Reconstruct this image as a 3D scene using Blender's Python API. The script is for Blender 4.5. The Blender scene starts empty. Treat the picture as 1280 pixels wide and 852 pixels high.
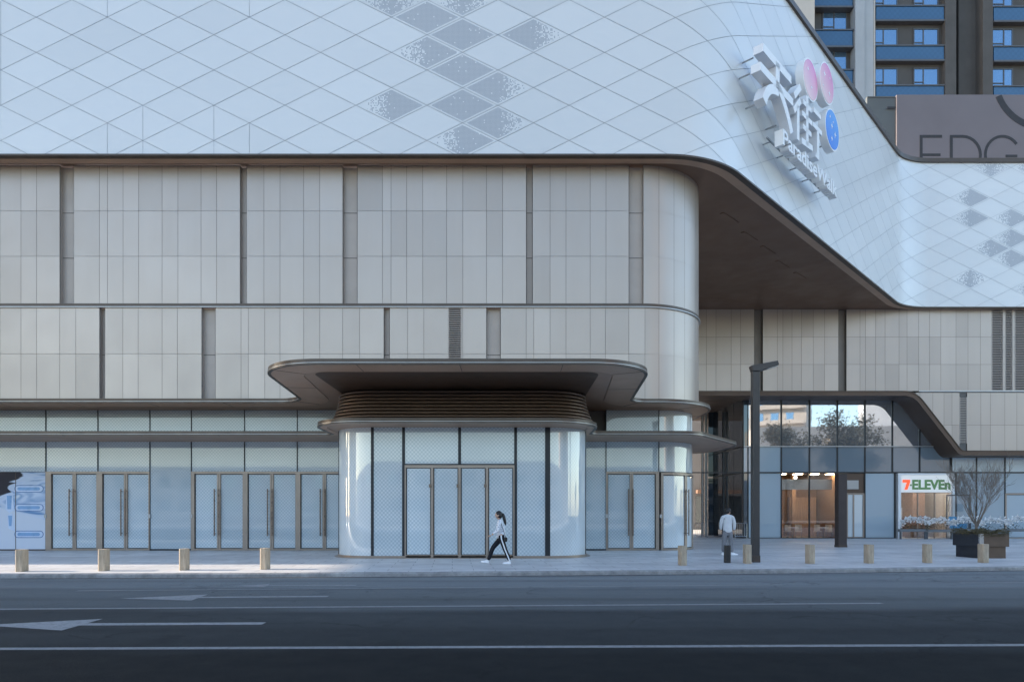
import bpy, bmesh, math, random
from math import sin, cos, pi, radians, hypot, atan2
from mathutils import Vector, Matrix
random.seed(7)
SC = bpy.context.scene
COL = SC.collection
S = 853.333          # focal length of the 24 mm lens in photo pixels
CZ = 1.74            # camera height over the road

def wx(px, Y): return (px - 640.0) * Y / S
def wz(py, Y): return CZ + (640.0 - py) * Y / S
def gz(Y): return 0.12 - 0.0108 * min(max(Y - 29.0, 0.0), 30.0)      # pavement falls gently away from the road
def ground_pt(px, py, z=0.0):
    Y = S * (CZ - z) / (py - 640.0)
    return wx(px, Y), Y

# ------------------------------------------------------------------ materials
def new_mat(name):
    m = bpy.data.materials.new(name); m.use_nodes = True
    nt = m.node_tree
    return m, nt, nt.nodes['Principled BSDF']
def N(nt, t, **kw):
    n = nt.nodes.new(t)
    for k, v in kw.items():
        if k.startswith('i_'):
            key = k[2:]
            n.inputs[int(key) if key.isdigit() else key].default_value = v
        else: setattr(n, k, v)
    return n
def L(nt, a, b): nt.links.new(a, b)
def math_n(nt, op, a, b=None, c=None):
    n = nt.nodes.new('ShaderNodeMath'); n.operation = op
    for i, x in enumerate((a, b, c)):
        if x is None: continue
        if isinstance(x, (int, float)): n.inputs[i].default_value = x
        else: nt.links.new(x, n.inputs[i])
    return n.outputs[0]
def mixc(nt, f, a, b, mode='MIX'):
    n = nt.nodes.new('ShaderNodeMix'); n.data_type = 'RGBA'; n.blend_type = mode
    for i, x in ((0, f), (6, a), (7, b)):
        if isinstance(x, (int, float)): n.inputs[i].default_value = x
        elif isinstance(x, tuple): n.inputs[i].default_value = (*x, 1) if len(x) == 3 else x
        else: nt.links.new(x, n.inputs[i])
    return n.outputs[2]
def noise(nt, scale, detail=4, rough=.55, coord='Object', vec_scale=None):
    tc = nt.nodes.new('ShaderNodeTexCoord')
    n = N(nt, 'ShaderNodeTexNoise'); n.inputs['Scale'].default_value = scale
    n.inputs['Detail'].default_value = detail; n.inputs['Roughness'].default_value = rough
    src = tc.outputs[coord]
    if vec_scale:
        mp = N(nt, 'ShaderNodeMapping'); mp.inputs['Scale'].default_value = vec_scale
        L(nt, src, mp.inputs['Vector']); src = mp.outputs[0]
    L(nt, src, n.inputs['Vector'])
    return n.outputs['Fac']
def ramp(nt, v, a, b, lo=0., hi=1.):
    n = N(nt, 'ShaderNodeMapRange'); n.inputs['From Min'].default_value = a; n.inputs['From Max'].default_value = b
    n.inputs['To Min'].default_value = lo; n.inputs['To Max'].default_value = hi
    L(nt, v, n.inputs['Value']); return n.outputs[0]
def bump(nt, p, h, strength=.2, dist=.01):
    b = N(nt, 'ShaderNodeBump'); b.inputs['Strength'].default_value = strength; b.inputs['Distance'].default_value = dist
    L(nt, h, b.inputs['Height']); L(nt, b.outputs[0], p.inputs['Normal'])

def surf(name, col, rough=.5, metal=0., spec=.5, var=.08, scale=3., bumpv=0., bscale=60., tone=False, coat=0., vec_scale=None, ior=None, smudge=0.):
    """painted / metal / stone surface with a soft procedural mottling (and panel-to-panel tone differences)"""
    m, nt, p = new_mat(name)
    f = noise(nt, scale, 5, .6, 'Object', vec_scale)
    c = mixc(nt, ramp(nt, f, .3, .7), tuple(x * (1 - var) for x in col), tuple(min(1, x * (1 + var)) for x in col))
    if tone:
        at = N(nt, 'ShaderNodeAttribute', attribute_name='tone')
        t = math_n(nt, 'ADD', 1.0, at.outputs['Fac'])
        cc = N(nt, 'ShaderNodeCombineColor'); 
        for i in range(3): L(nt, t, cc.inputs[i])
        c = mixc(nt, 1.0, c, cc.outputs[0], 'MULTIPLY')
    L(nt, c, p.inputs['Base Color'])
    r = ramp(nt, noise(nt, scale * 1.7, 3), .3, .7, max(.02, rough - .06 - smudge), rough + .06 + smudge)
    L(nt, r, p.inputs['Roughness'])
    p.inputs['Metallic'].default_value = metal
    p.inputs['Specular IOR Level'].default_value = spec
    p.inputs['Coat Weight'].default_value = coat
    if ior: p.inputs['IOR'].default_value = ior
    if bumpv: bump(nt, p, noise(nt, bscale, 4), bumpv, .02)
    return m
def emit(name, col, strength, base=(.8, .8, .8)):
    m, nt, p = new_mat(name)
    f = noise(nt, 2.0)
    L(nt, mixc(nt, f, tuple(c * .9 for c in col), col), p.inputs['Emission Color'])
    p.inputs['Base Color'].default_value = (*base, 1)
    p.inputs['Emission Strength'].default_value = strength
    return m

M = {}
def mat_white_panel():
    m, nt, p = new_mat('white_panel')
    at = N(nt, 'ShaderNodeAttribute', attribute_name='tone')
    f = noise(nt, .09, 3, .5)
    c = mixc(nt, ramp(nt, f, .3, .7), (.635, .65, .66), (.67, .68, .685))
    t = math_n(nt, 'ADD', 1.0, at.outputs['Fac'])
    cc = N(nt, 'ShaderNodeCombineColor')
    for i in range(3): L(nt, t, cc.inputs[i])
    c = mixc(nt, 1.0, c, cc.outputs[0], 'MULTIPLY')
    # punched panels: small square holes whose density fades across the lozenge
    uv = N(nt, 'ShaderNodeUVMap', uv_map='UVMap')
    lo = N(nt, 'ShaderNodeUVMap', uv_map='local')
    sx = N(nt, 'ShaderNodeSeparateXYZ'); L(nt, lo.outputs[0], sx.inputs[0])
    pd = N(nt, 'ShaderNodeAttribute', attribute_name='punch')
    sc = N(nt, 'ShaderNodeVectorMath', operation='SCALE'); L(nt, uv.outputs[0], sc.inputs[0]); sc.inputs['Scale'].default_value = 21.
    fl = N(nt, 'ShaderNodeVectorMath', operation='FLOOR'); L(nt, sc.outputs[0], fl.inputs[0])
    wn = N(nt, 'ShaderNodeTexWhiteNoise', noise_dimensions='2D'); L(nt, fl.outputs[0], wn.inputs['Vector'])
    fr = N(nt, 'ShaderNodeVectorMath', operation='FRACTION'); L(nt, sc.outputs[0], fr.inputs[0])
    fs = N(nt, 'ShaderNodeSeparateXYZ'); L(nt, fr.outputs[0], fs.inputs[0])
    ins = math_n(nt, 'MULTIPLY', math_n(nt, 'GREATER_THAN', fs.outputs[0], .12), math_n(nt, 'GREATER_THAN', fs.outputs[1], .12))
    # punch attribute: 0 none, 1 even, 2 fades to +u, 3 fades to -u, 4 fades to both tips
    P = pd.outputs['Fac']
    def eq(k): return math_n(nt, 'COMPARE', P, float(k), .3)
    u = sx.outputs[0]; au = math_n(nt, 'ABSOLUTE', u)
    d2 = math_n(nt, 'MULTIPLY', eq(2), math_n(nt, 'MAXIMUM', u, 0.))
    d3 = math_n(nt, 'MULTIPLY', eq(3), math_n(nt, 'MAXIMUM', math_n(nt, 'MULTIPLY', u, -1.), 0.))
    d4 = math_n(nt, 'MULTIPLY', eq(4), au)
    fade = math_n(nt, 'ADD', math_n(nt, 'ADD', d2, d3), d4)
    dens = math_n(nt, 'SUBTRACT', .99, math_n(nt, 'MULTIPLY', fade, 1.25))
    on = math_n(nt, 'MULTIPLY', math_n(nt, 'GREATER_THAN', P, .5), math_n(nt, 'LESS_THAN', wn.outputs['Value'], dens))
    rim = math_n(nt, 'LESS_THAN', math_n(nt, 'ADD', au, math_n(nt, 'ABSOLUTE', sx.outputs[1])), .885)
    on = math_n(nt, 'MULTIPLY', math_n(nt, 'MULTIPLY', on, ins), rim)
    c = mixc(nt, math_n(nt, 'MULTIPLY', on, .93), c, (.33, .36, .41))
    L(nt, c, p.inputs['Base Color'])
    L(nt, math_n(nt, 'ADD', .32, math_n(nt, 'MULTIPLY', on, .4)), p.inputs['Roughness'])
    p.inputs['Specular IOR Level'].default_value = .6
    p.inputs['Metallic'].default_value = .12
    return m
def mat_frit(name, dark, light, pitch=.135, dots=.8, spec=.7, ior=1.7):
    """printed glass: staggered white dots over a blue grey body, polished face"""
    m, nt, p = new_mat(name)
    uv = N(nt, 'ShaderNodeUVMap', uv_map='UVMap')
    sx = N(nt, 'ShaderNodeSeparateXYZ'); L(nt, uv.outputs[0], sx.inputs[0])
    k = 2 * pi / pitch
    s = math_n(nt, 'MULTIPLY', math_n(nt, 'COSINE', math_n(nt, 'MULTIPLY', sx.outputs[0], k)), math_n(nt, 'COSINE', math_n(nt, 'MULTIPLY', sx.outputs[1], k * .94)))
    big = noise(nt, .55, 3, .5)
    on = math_n(nt, 'MULTIPLY', ramp(nt, s, -.35, .35), ramp(nt, big, .25, .6, .45, 1.))
    at = N(nt, 'ShaderNodeAttribute', attribute_name='tone')
    c = mixc(nt, math_n(nt, 'MULTIPLY', on, dots), dark, light)
    t = math_n(nt, 'ADD', 1.0, at.outputs['Fac'])
    cc = N(nt, 'ShaderNodeCombineColor')
    for i in range(3): L(nt, t, cc.inputs[i])
    c = mixc(nt, 1.0, c, cc.outputs[0], 'MULTIPLY')
    L(nt, c, p.inputs['Base Color'])
    p.inputs['Roughness'].default_value = .035
    p.inputs['Specular IOR Level'].default_value = spec
    p.inputs['IOR'].default_value = ior
    bump(nt, p, noise(nt, .8, 2), .02, .05)
    return m
def mat_mirror(name, tint=(.55, .6, .66), metal=.85, wav=.03):
    m, nt, p = new_mat(name)
    f = noise(nt, .4, 2)
    L(nt, mixc(nt, f, tuple(c * .93 for c in tint), tint), p.inputs['Base Color'])
    p.inputs['Metallic'].default_value = metal; p.inputs['Roughness'].default_value = .02
    bump(nt, p, noise(nt, .5, 2), wav, .06)
    return m
def mat_clear(name, tint=(.9, .93, .95), op=.06):
    """thin clear glazing: see-through with a fresnel reflection"""
    m, nt, p = new_mat(name)
    nt.nodes.remove(p)
    out = nt.nodes['Material Output']
    tr = N(nt, 'ShaderNodeBsdfTransparent'); tr.inputs[0].default_value = (*tint, 1)
    gl = N(nt, 'ShaderNodeBsdfGlossy'); gl.inputs['Roughness'].default_value = .02
    fz = N(nt, 'ShaderNodeFresnel'); fz.inputs['IOR'].default_value = 1.6
    f = math_n(nt, 'ADD', math_n(nt, 'MULTIPLY', fz.outputs[0], 1.0), ramp(nt, noise(nt, .6, 2), .3, .7, op * .7, op))
    f = math_n(nt, 'MINIMUM', f, 1.)
    mx = N(nt, 'ShaderNodeMixShader'); L(nt, f, mx.inputs[0]); L(nt, tr.outputs[0], mx.inputs[1]); L(nt, gl.outputs[0], mx.inputs[2])
    L(nt, mx.outputs[0], out.inputs['Surface'])
    return m
def mat_asphalt():
    m, nt, p = new_mat('asphalt')
    tc = N(nt, 'ShaderNodeTexCoord'); sx = N(nt, 'ShaderNodeSeparateXYZ'); L(nt, tc.outputs['Object'], sx.inputs[0])
    fine = noise(nt, 55., 5, .75); mid = noise(nt, 2.2, 4, .6); wear = noise(nt, .5, 4, .6, 'Object', (.12, 1.6, 1))
    c = mixc(nt, ramp(nt, fine, .34, .66), (.014, .017, .020), (.108, .113, .118))
    c = mixc(nt, ramp(nt, mid, .35, .7, 0., .35), c, (.062, .066, .070))
    c = mixc(nt, ramp(nt, wear, .42, .68, 0., .5), c, (.043, .046, .052))
    # light falling off towards the camera is painted in by the ramp below
    vo = N(nt, 'ShaderNodeTexVoronoi', feature='DISTANCE_TO_EDGE'); vo.inputs['Scale'].default_value = .32
    dv = N(nt, 'ShaderNodeTexNoise'); dv.inputs['Scale'].default_value = 1.1; dv.inputs['Detail'].default_value = 6; L(nt, tc.outputs['Object'], dv.inputs['Vector'])
    ad = N(nt, 'ShaderNodeVectorMath', operation='ADD'); L(nt, tc.outputs['Object'], ad.inputs[0])
    s2 = N(nt, 'ShaderNodeVectorMath', operation='SCALE'); s2.inputs['Scale'].default_value = 1.3; L(nt, dv.outputs['Color'], s2.inputs[0]); L(nt, s2.outputs[0], ad.inputs[1]); L(nt, ad.outputs[0], vo.inputs['Vector'])
    crk = math_n(nt, 'MULTIPLY', math_n(nt, 'LESS_THAN', vo.outputs['Distance'], .006), ramp(nt, noise(nt, .25, 2), .46, .56))
    c = mixc(nt, math_n(nt, 'MULTIPLY', crk, .4), c, (.012, .012, .013))
    tr = math_n(nt, 'PINGPONG', math_n(nt, 'ADD', sx.outputs[1], -.2), .9)
    c = mixc(nt, math_n(nt, 'MULTIPLY', ramp(nt, tr, .55, .85), ramp(nt, noise(nt, .7, 4, .6, 'Object', (.1, 1, 1)), .35, .65, .15, .55)), c, (.035, .036, .038))
    oil = ramp(nt, noise(nt, .9, 5, .6), .60, .70)
    c = mixc(nt, math_n(nt, 'MULTIPLY', oil, .3), c, (.022, .022, .025))
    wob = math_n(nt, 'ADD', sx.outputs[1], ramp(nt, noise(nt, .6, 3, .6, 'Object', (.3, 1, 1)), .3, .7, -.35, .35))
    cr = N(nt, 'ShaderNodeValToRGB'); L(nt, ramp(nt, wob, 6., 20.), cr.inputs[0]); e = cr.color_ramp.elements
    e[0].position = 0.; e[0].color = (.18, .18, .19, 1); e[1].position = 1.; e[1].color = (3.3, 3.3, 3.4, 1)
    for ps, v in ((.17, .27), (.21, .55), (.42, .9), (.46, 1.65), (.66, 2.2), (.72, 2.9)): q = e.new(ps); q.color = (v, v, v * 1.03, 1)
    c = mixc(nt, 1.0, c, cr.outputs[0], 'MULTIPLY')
    c = mixc(nt, 1.0, c, (1.02, 1.05, 1.0), 'MULTIPLY')
    L(nt, c, p.inputs['Base Color'])
    L(nt, ramp(nt, mid, .3, .7, .78, .9), p.inputs['Roughness'])
    p.inputs['Specular IOR Level'].default_value = .12
    bump(nt, p, noise(nt, 70., 5, .8), .6, .02)
    return m
def mat_paint(name='road_paint', v=.26):
    m, nt, p = new_mat(name)
    w = noise(nt, 9., 6, .75); w2 = noise(nt, 40., 4, .7)
    f = ramp(nt, math_n(nt, 'ADD', math_n(nt, 'MULTIPLY', w, .6), math_n(nt, 'MULTIPLY', w2, .4)), .36, .52)
    L(nt, mixc(nt, f, (.09, .095, .10), (v, v * 1.04, v * 1.09)), p.inputs['Base Color'])
    p.inputs['Roughness'].default_value = .65
    return m
def mat_paving():
    m, nt, p = new_mat('granite_paving')
    tc = N(nt, 'ShaderNodeTexCoord'); mp = N(nt, 'ShaderNodeMapping'); L(nt, tc.outputs['Object'], mp.inputs[0])
    mp.inputs['Rotation'].default_value = (0, 0, radians(-5))
    br = N(nt, 'ShaderNodeTexBrick'); L(nt, mp.outputs[0], br.inputs['Vector'])
    br.inputs['Scale'].default_value = 1.; br.inputs['Brick Width'].default_value = 1.2; br.inputs['Row Height'].default_value = .6
    br.inputs['Mortar Size'].default_value = .011; br.inputs['Bias'].default_value = 0
    br.inputs['Color1'].default_value = (.60, .605, .615, 1); br.inputs['Color2'].default_value = (.70, .705, .715, 1); br.inputs['Mortar'].default_value = (.17, .17, .175, 1)
    # broad bands paint the streaks of light and shade into the paving
    sx = N(nt, 'ShaderNodeSeparateXYZ'); L(nt, mp.outputs[0], sx.inputs[0])
    bw = math_n(nt, 'PINGPONG', math_n(nt, 'ADD', sx.outputs[1], 1.1), 2.4)
    band = ramp(nt, bw, 1.15, 1.2)
    c = mixc(nt, math_n(nt, 'MULTIPLY', band, .24), br.outputs[0], (.33, .345, .37))
    sp = noise(nt, 60., 4, .8)
    c = mixc(nt, ramp(nt, sp, .35, .7, 0, .25), c, (.5, .5, .51))
    st = noise(nt, .8, 5, .65)
    c = mixc(nt, ramp(nt, st, .42, .68, 0, .38), c, (.34, .34, .35))
    L(nt, c, p.inputs['Base Color'])
    L(nt, ramp(nt, st, .3, .7, .38, .55), p.inputs['Roughness'])
    p.inputs['Specular IOR Level'].default_value = .4
    return m
def mat_stone(name, a, b, vec=(1, 1, 1), scale=8, rough=.65):
    m, nt, p = new_mat(name)
    f = noise(nt, scale, 6, .65, 'Object', vec); g = noise(nt, scale * 9, 4, .7)
    at = N(nt, 'ShaderNodeAttribute', attribute_name='tone')
    c = mixc(nt, ramp(nt, math_n(nt, 'ADD', math_n(nt, 'MULTIPLY', f, .7), math_n(nt, 'MULTIPLY', g, .3)), .35, .65), a, b)
    t = math_n(nt, 'ADD', 1.0, at.outputs['Fac']); cc = N(nt, 'ShaderNodeCombineColor')
    for i in range(3): L(nt, t, cc.inputs[i])
    c = mixc(nt, 1.0, c, cc.outputs[0], 'MULTIPLY')
    L(nt, c, p.inputs['Base Color']); p.inputs['Roughness'].default_value = rough
    bump(nt, p, g, .25, .008)
    return m

M['white'] = mat_white_panel()
M['grey'] = surf('grey_aluminium_panel', (.43, .374, .333), .40, .6, .5, .028, .5, tone=True, vec_scale=(1.6, 1.6, .16), smudge=-.03)
M['recess'] = surf('recess_panel', (.40, .35, .315), .5, .2, .4, .06, .8)
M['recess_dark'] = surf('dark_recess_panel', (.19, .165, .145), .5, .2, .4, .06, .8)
M['backing'] = surf('joint_backing', (.13, .125, .12), .8, 0, .2)
M['wbacking'] = surf('white_joint_backing', (.43, .46, .50), .7, 0, .3)
M['bronze'] = surf('bronze_soffit', (.21, .122, .078), .5, .15, .5, .08, .4, tone=True, smudge=.04)
M['bronze_dark'] = surf('painted_soffit_shade', (.11, .072, .052), .5, .3, .4, .08, .4)
M['bronze_light'] = surf('bronze_band', (.50, .335, .235), .42, .2, .5, .08, .6)
M['eave_soffit'] = surf('eave_soffit_bronze', (.40, .275, .20), .5, .1, .4, .08, .5)
M['drum'] = surf('drum_bronze_metal', (.20, .14, .105), .36, .5, .5, .08, .8)
M['lip'] = surf('dark_metal_lip', (.085, .066, .054), .36, .5, .5, .1, 2.)
M['ledge'] = surf('pale_metal_ledge', (.42, .42, .42), .35, .5, .5, .05, 2.)
M['frit'] = mat_frit('printed_glass', (.44, .535, .59), (.68, .745, .775), spec=.6, ior=1.6)
M['frit_curved'] = mat_frit('curved_printed_glass', (.56, .62, .645), (.70, .745, .76), spec=.7, ior=1.75)
M['frost'] = mat_frit('frosted_glass', (.36, .44, .50), (.46, .54, .60), pitch=.05, dots=.4, spec=.6, ior=1.5)
M['spandrel'] = mat_frit('spandrel_glass', (.18, .225, .265), (.22, .27, .31), pitch=.05, dots=.3, spec=.8, ior=1.8)
M['mirror'] = mat_mirror('reflective_glazing')
M['dark_glass'] = mat_mirror('dark_blue_glazing', (.10, .125, .15), .6)
M['clear'] = mat_clear('clear_glazing')
M['tower_glass'] = mat_mirror('tower_window_glass', (.20, .34, .50), .75)
M['blue_glass'] = mat_frit('blue_spandrel_glass', (.025, .09, .19), (.035, .12, .24), pitch=.5, dots=.4, spec=.6, ior=1.6)
M['frame'] = surf('bronze_door_frame', (.33, .27, .225), .38, .5, .5, .06, 2.)
M['mullion'] = surf('black_mullion', (.022, .024, .028), .4, .3, .5, .1, 3.)
M['handle'] = surf('brown_steel_handle', (.20, .155, .125), .3, .7, .5, .05, 4.)
M['kerb_shade'] = mat_stone('painted_kerb_shade', (.025, .026, .028), (.075, .077, .08), (1, 1, 1), 2.5, .8)
M['line_paint'] = mat_paint('worn_line_paint', .21)
M['handle_dark'] = surf('dark_brown_column_paint', (.055, .042, .04), .5, .1, .4, .1, 2.)
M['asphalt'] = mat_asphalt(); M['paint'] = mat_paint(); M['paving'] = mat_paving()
M['kerb'] = mat_stone('kerb_granite', (.17, .17, .172), (.36, .355, .35), scale=4)
M['bollard'] = mat_stone('honey_sandstone', (.27, .21, .145), (.47, .385, .285), (3, 3, .5), 6, .55)
M['black_stone'] = mat_stone('black_stone', (.012, .011, .011), (.03, .028, .026), (1, 1, 1), 6, .5)
M['pole'] = surf('dark_pole_paint', (.05, .045, .043), .45, .2, .5, .12, 2., bumpv=.05)
M['planter_dark'] = surf('planter_steel_dark', (.03, .034, .043), .45, .3, .5, .15, 3.)
M['planter_lit'] = surf('planter_steel_lit', (.10, .066, .045), .5, .2, .5, .15, 3.)
M['steel'] = surf('brushed_steel', (.5, .52, .54), .3, .9, .5, .08, 6., vec_scale=(1, 1, .1))
M['bark'] = mat_stone('bark', (.10, .085, .072), (.26, .22, .185), (1, 1, .2), 14, .85)
M['shrub'] = mat_stone('dry_shrub_leaf', (.045, .048, .022), (.13, .10, .05), (1, 1, 1), 3, .8)
M['leaf'] = mat_stone('leaf', (.17, .13, .075), (.31, .235, .15), (1, 1, 1), .8, .7)
M['petal'] = mat_stone('white_petal', (.84, .84, .84), (.93, .93, .93), (1, 1, 1), 5, .5)
M['flower_leaf'] = mat_stone('dark_flower_leaf', (.02, .04, .022), (.06, .085, .05), (1, 1, 1), 6, .6)
M['trough'] = surf('grey_trough_paint', (.13, .145, .16), .5)
M['sign_white'] = surf('white_sign_acrylic', (.80, .81, .83), .35, 0, .5, .03, 1.)
M['sign_side'] = surf('sign_return_metal', (.74, .75, .78), .4, .2, .5, .04, 1.)
M['steel_dark'] = surf('galvanised_frame', (.38, .40, .42), .5, .5)
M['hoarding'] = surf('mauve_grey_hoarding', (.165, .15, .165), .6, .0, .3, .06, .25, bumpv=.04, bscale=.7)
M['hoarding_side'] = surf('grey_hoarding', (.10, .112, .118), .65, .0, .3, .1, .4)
M['hoarding_ink'] = surf('charcoal_print', (.022, .021, .025), .6)
M['tower_grey'] = surf('tower_grey_render', (.085, .082, .08), .75, 0, .3, .1, .6, bumpv=.05, bscale=8)
M['tower_dark'] = surf('tower_dark_recess', (.035, .036, .04), .8)
M['tower_pale'] = surf('tower_pale_render', (.36, .385, .41), .7, 0, .3, .06, .6)
M['tower_beige'] = surf('tower_beige_render', (.48, .45, .41), .7, 0, .3, .06, .6)
M['win_frame'] = surf('grey_window_frame', (.10, .105, .115), .5, .3)
M['city_pale'] = surf('city_pale_render', (.52, .46, .40), .8, 0, .3, .08, .5)
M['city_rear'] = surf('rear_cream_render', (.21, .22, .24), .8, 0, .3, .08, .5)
M['city_white'] = surf('city_white_render', (.66, .66, .67), .8, 0, .3, .05, .5)
M['city_brown'] = surf('city_brown_render', (.26, .17, .13), .8, 0, .3, .1, .5)

# ------------------------------------------------------------------ mesh builder
class MB:
    def __init__(s): s.v = []; s.f = []; s.uv = []; s.lo = []; s.tone = []; s.punch = []; s.mi = []
    def poly(s, pts, uv=None, tone=0., mat=0, lo=None, punch=0.):
        b = len(s.v); s.v.extend([tuple(p) for p in pts]); s.f.append(list(range(b, b + len(pts))))
        s.uv.append(uv or [(p[0] + p[1], p[2]) for p in pts]); s.lo.append(lo or [(0, 0)] * len(pts))
        s.tone.append(tone); s.punch.append(punch); s.mi.append(mat)
    def mesh(s, verts, faces, tone=0., mat=0):
        b = len(s.v); s.v.extend([tuple(p) for p in verts])
        for f in faces:
            s.f.append([b + i for i in f]); s.uv.append([(verts[i][0] + verts[i][1], verts[i][2]) for i in f]); s.lo.append([(0, 0)] * len(f))
            s.tone.append(tone); s.punch.append(0.); s.mi.append(mat)
    def box(s, x0, x1, y0, y1, z0, z1, tone=0., mat=0):
        if x0 > x1: x0, x1 = x1, x0
        if y0 > y1: y0, y1 = y1, y0
        if z0 > z1: z0, z1 = z1, z0
        v = [(x, y, z) for z in (z0, z1) for (x, y) in ((x0, y0), (x1, y0), (x1, y1), (x0, y1))]
        s.mesh(v, [(3, 2, 1, 0), (4, 5, 6, 7), (0, 1, 5, 4), (1, 2, 6, 5), (2, 3, 7, 6), (3, 0, 4, 7)], tone, mat)
    def prism(s, pts, z0, z1, tone=0., mat=0):
        n = len(pts)
        a = sum(pts[i][0] * pts[(i + 1) % n][1] - pts[(i + 1) % n][0] * pts[i][1] for i in range(n))
        if a < 0: pts = pts[::-1]
        v = [(p[0], p[1], z0) for p in pts] + [(p[0], p[1], z1) for p in pts]
        s.mesh(v, [tuple(range(n - 1, -1, -1)), tuple(range(n, 2 * n))] + [(i, (i + 1) % n, n + (i + 1) % n, n + i) for i in range(n)], tone, mat)
    def prism_map(s, pts, f0, f1, tone=0., mat=0, side_mat=None):
        """outline pts (a, b) given depth by the two maps f0 (front) and f1 (back)"""
        n = len(pts); fr = [f0(*p) for p in pts]; bk = [f1(*p) for p in pts]
        s.mesh(fr + bk, [tuple(range(n))], tone, mat); s.f[-1] = s.f[-1]
        s.mesh(fr + bk, [tuple(range(2 * n - 1, n - 1, -1))] + [((i + 1) % n, i, n + i, n + (i + 1) % n) for i in range(n)], tone, mat if side_mat is None else side_mat)
    def tube(s, pts, rad, n=8, tone=0., mat=0, cap=True):
        pts = [Vector(p) for p in pts]; r = rad if isinstance(rad, (list, tuple)) else [rad] * len(pts)
        vs = []; ref = Vector((0, 0, 1))
        for i, p in enumerate(pts):
            t = (pts[min(i + 1, len(pts) - 1)] - pts[max(i - 1, 0)]).normalized()
            rf = ref if abs(t.dot(ref)) < .95 else Vector((1, 0, 0))
            a = t.cross(rf).normalized(); b = t.cross(a)
            vs += [tuple(p + (a * cos(2 * pi * k / n) + b * sin(2 * pi * k / n)) * r[i]) for k in range(n)]
        fs = [(i * n + k, i * n + (k + 1) % n, (i + 1) * n + (k + 1) % n, (i + 1) * n + k) for i in range(len(pts) - 1) for k in range(n)]
        if cap: fs += [tuple(range(n - 1, -1, -1)), tuple((len(pts) - 1) * n + k for k in range(n))]
        s.mesh(vs, fs, tone, mat)
    def build(s, name, mats, parent=None, smooth=False, merge=True, bevel=0., angle=35, recalc=True):
        if not isinstance(mats, (list, tuple)): mats = [mats]
        o0 = Vector((0, 0, 0)); p = parent
        while p is not None: o0 += p.location; p = p.parent
        me = bpy.data.meshes.new(name)
        me.from_pydata([tuple(Vector(v) - o0) for v in s.v], [], s.f)
        u = me.uv_layers.new(name='UVMap'); k = 0
        flat = [c for q in s.uv for c in q]
        for i, c in enumerate(flat): u.data[i].uv = c
        if any(s.punch):
            u2 = me.uv_layers.new(name='local')
            for i, c in enumerate([c for q in s.lo for c in q]): u2.data[i].uv = c
            at = me.attributes.new('punch', 'FLOAT', 'FACE'); at.data.foreach_set('value', s.punch)
        if any(s.tone):
            at = me.attributes.new('tone', 'FLOAT', 'FACE'); at.data.foreach_set('value', s.tone)
        for m in mats: me.materials.append(m)
        me.polygons.foreach_set('material_index', s.mi)
        if merge or recalc:
            bm = bmesh.new(); bm.from_mesh(me)
            if merge: bmesh.ops.remove_doubles(bm, verts=bm.verts, dist=1e-4)
            if recalc: bmesh.ops.recalc_face_normals(bm, faces=bm.faces)
            bm.to_mesh(me); bm.free()
        if smooth:
            me.shade_smooth()
            me.set_sharp_from_angle(angle=radians(angle))
        me.update()
        o = bpy.data.objects.new(name, me); COL.objects.link(o)
        if parent is not None: o.parent = parent
        if bevel:
            b = o.modifiers.new('bevel', 'BEVEL'); b.width = bevel; b.segments = 2; b.limit_method = 'ANGLE'
        return o
def tag(o, label=None, cat=None, group=None, kind=None):
    if label: o['label'] = label
    if cat: o['category'] = cat
    if group: o['group'] = group
    if kind: o['kind'] = kind
    return o
def thing(name, loc, label, cat, group=None, kind=None):
    o = bpy.data.objects.new(name, None); o.empty_display_size = .3; COL.objects.link(o); o.location = loc
    return tag(o, label, cat, group, kind)
def copy_tree(o, parent=None):
    c = o.copy(); COL.objects.link(c); c.parent = parent
    for ch in list(o.children): copy_tree(ch, c)
    return c

def ball(mb, c, rx, ry, rz, n=14, m=10, mat=0, zmin=-1.):
    vs, fs = [], []
    for i in range(m + 1):
        t = -pi / 2 + pi * i / m; sz = max(sin(t), zmin)
        for k in range(n): vs.append((c[0] + rx * cos(t) * cos(2 * pi * k / n), c[1] + ry * cos(t) * sin(2 * pi * k / n), c[2] + rz * sz))
    for i in range(m):
        for k in range(n): fs.append((i * n + k, i * n + (k + 1) % n, (i + 1) * n + (k + 1) % n, (i + 1) * n + k))
    mb.mesh(vs, fs, 0, mat)

# ------------------------------------------------------------------ plan paths
def fillet(P, R, seg=10):
    out = [P[0]]
    for i in range(1, len(P) - 1):
        p, a, b = Vector(P[i]), Vector(P[i - 1]), Vector(P[i + 1]); r = R[i - 1]
        u, w = (a - p).normalized(), (b - p).normalized()
        ang = u.angle(w)
        if r <= 0 or ang > pi - .01: out.append(tuple(p)); continue
        t = r / math.tan(ang / 2); t = min(t, (a - p).length * .98, (b - p).length * .98); r = t * math.tan(ang / 2)
        c = p + (u + w).normalized() * (r / sin(ang / 2))
        a0 = p + u * t; a1 = p + w * t
        s0 = atan2(a0.y - c.y, a0.x - c.x); s1 = atan2(a1.y - c.y, a1.x - c.x)
        d = (s1 - s0 + pi) % (2 * pi) - pi
        for k in range(seg + 1):
            q = s0 + d * k / seg; out.append((c.x + r * cos(q), c.y + r * sin(q)))
    out.append(P[-1]); return [(float(x), float(y)) for x, y in out]
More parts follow.
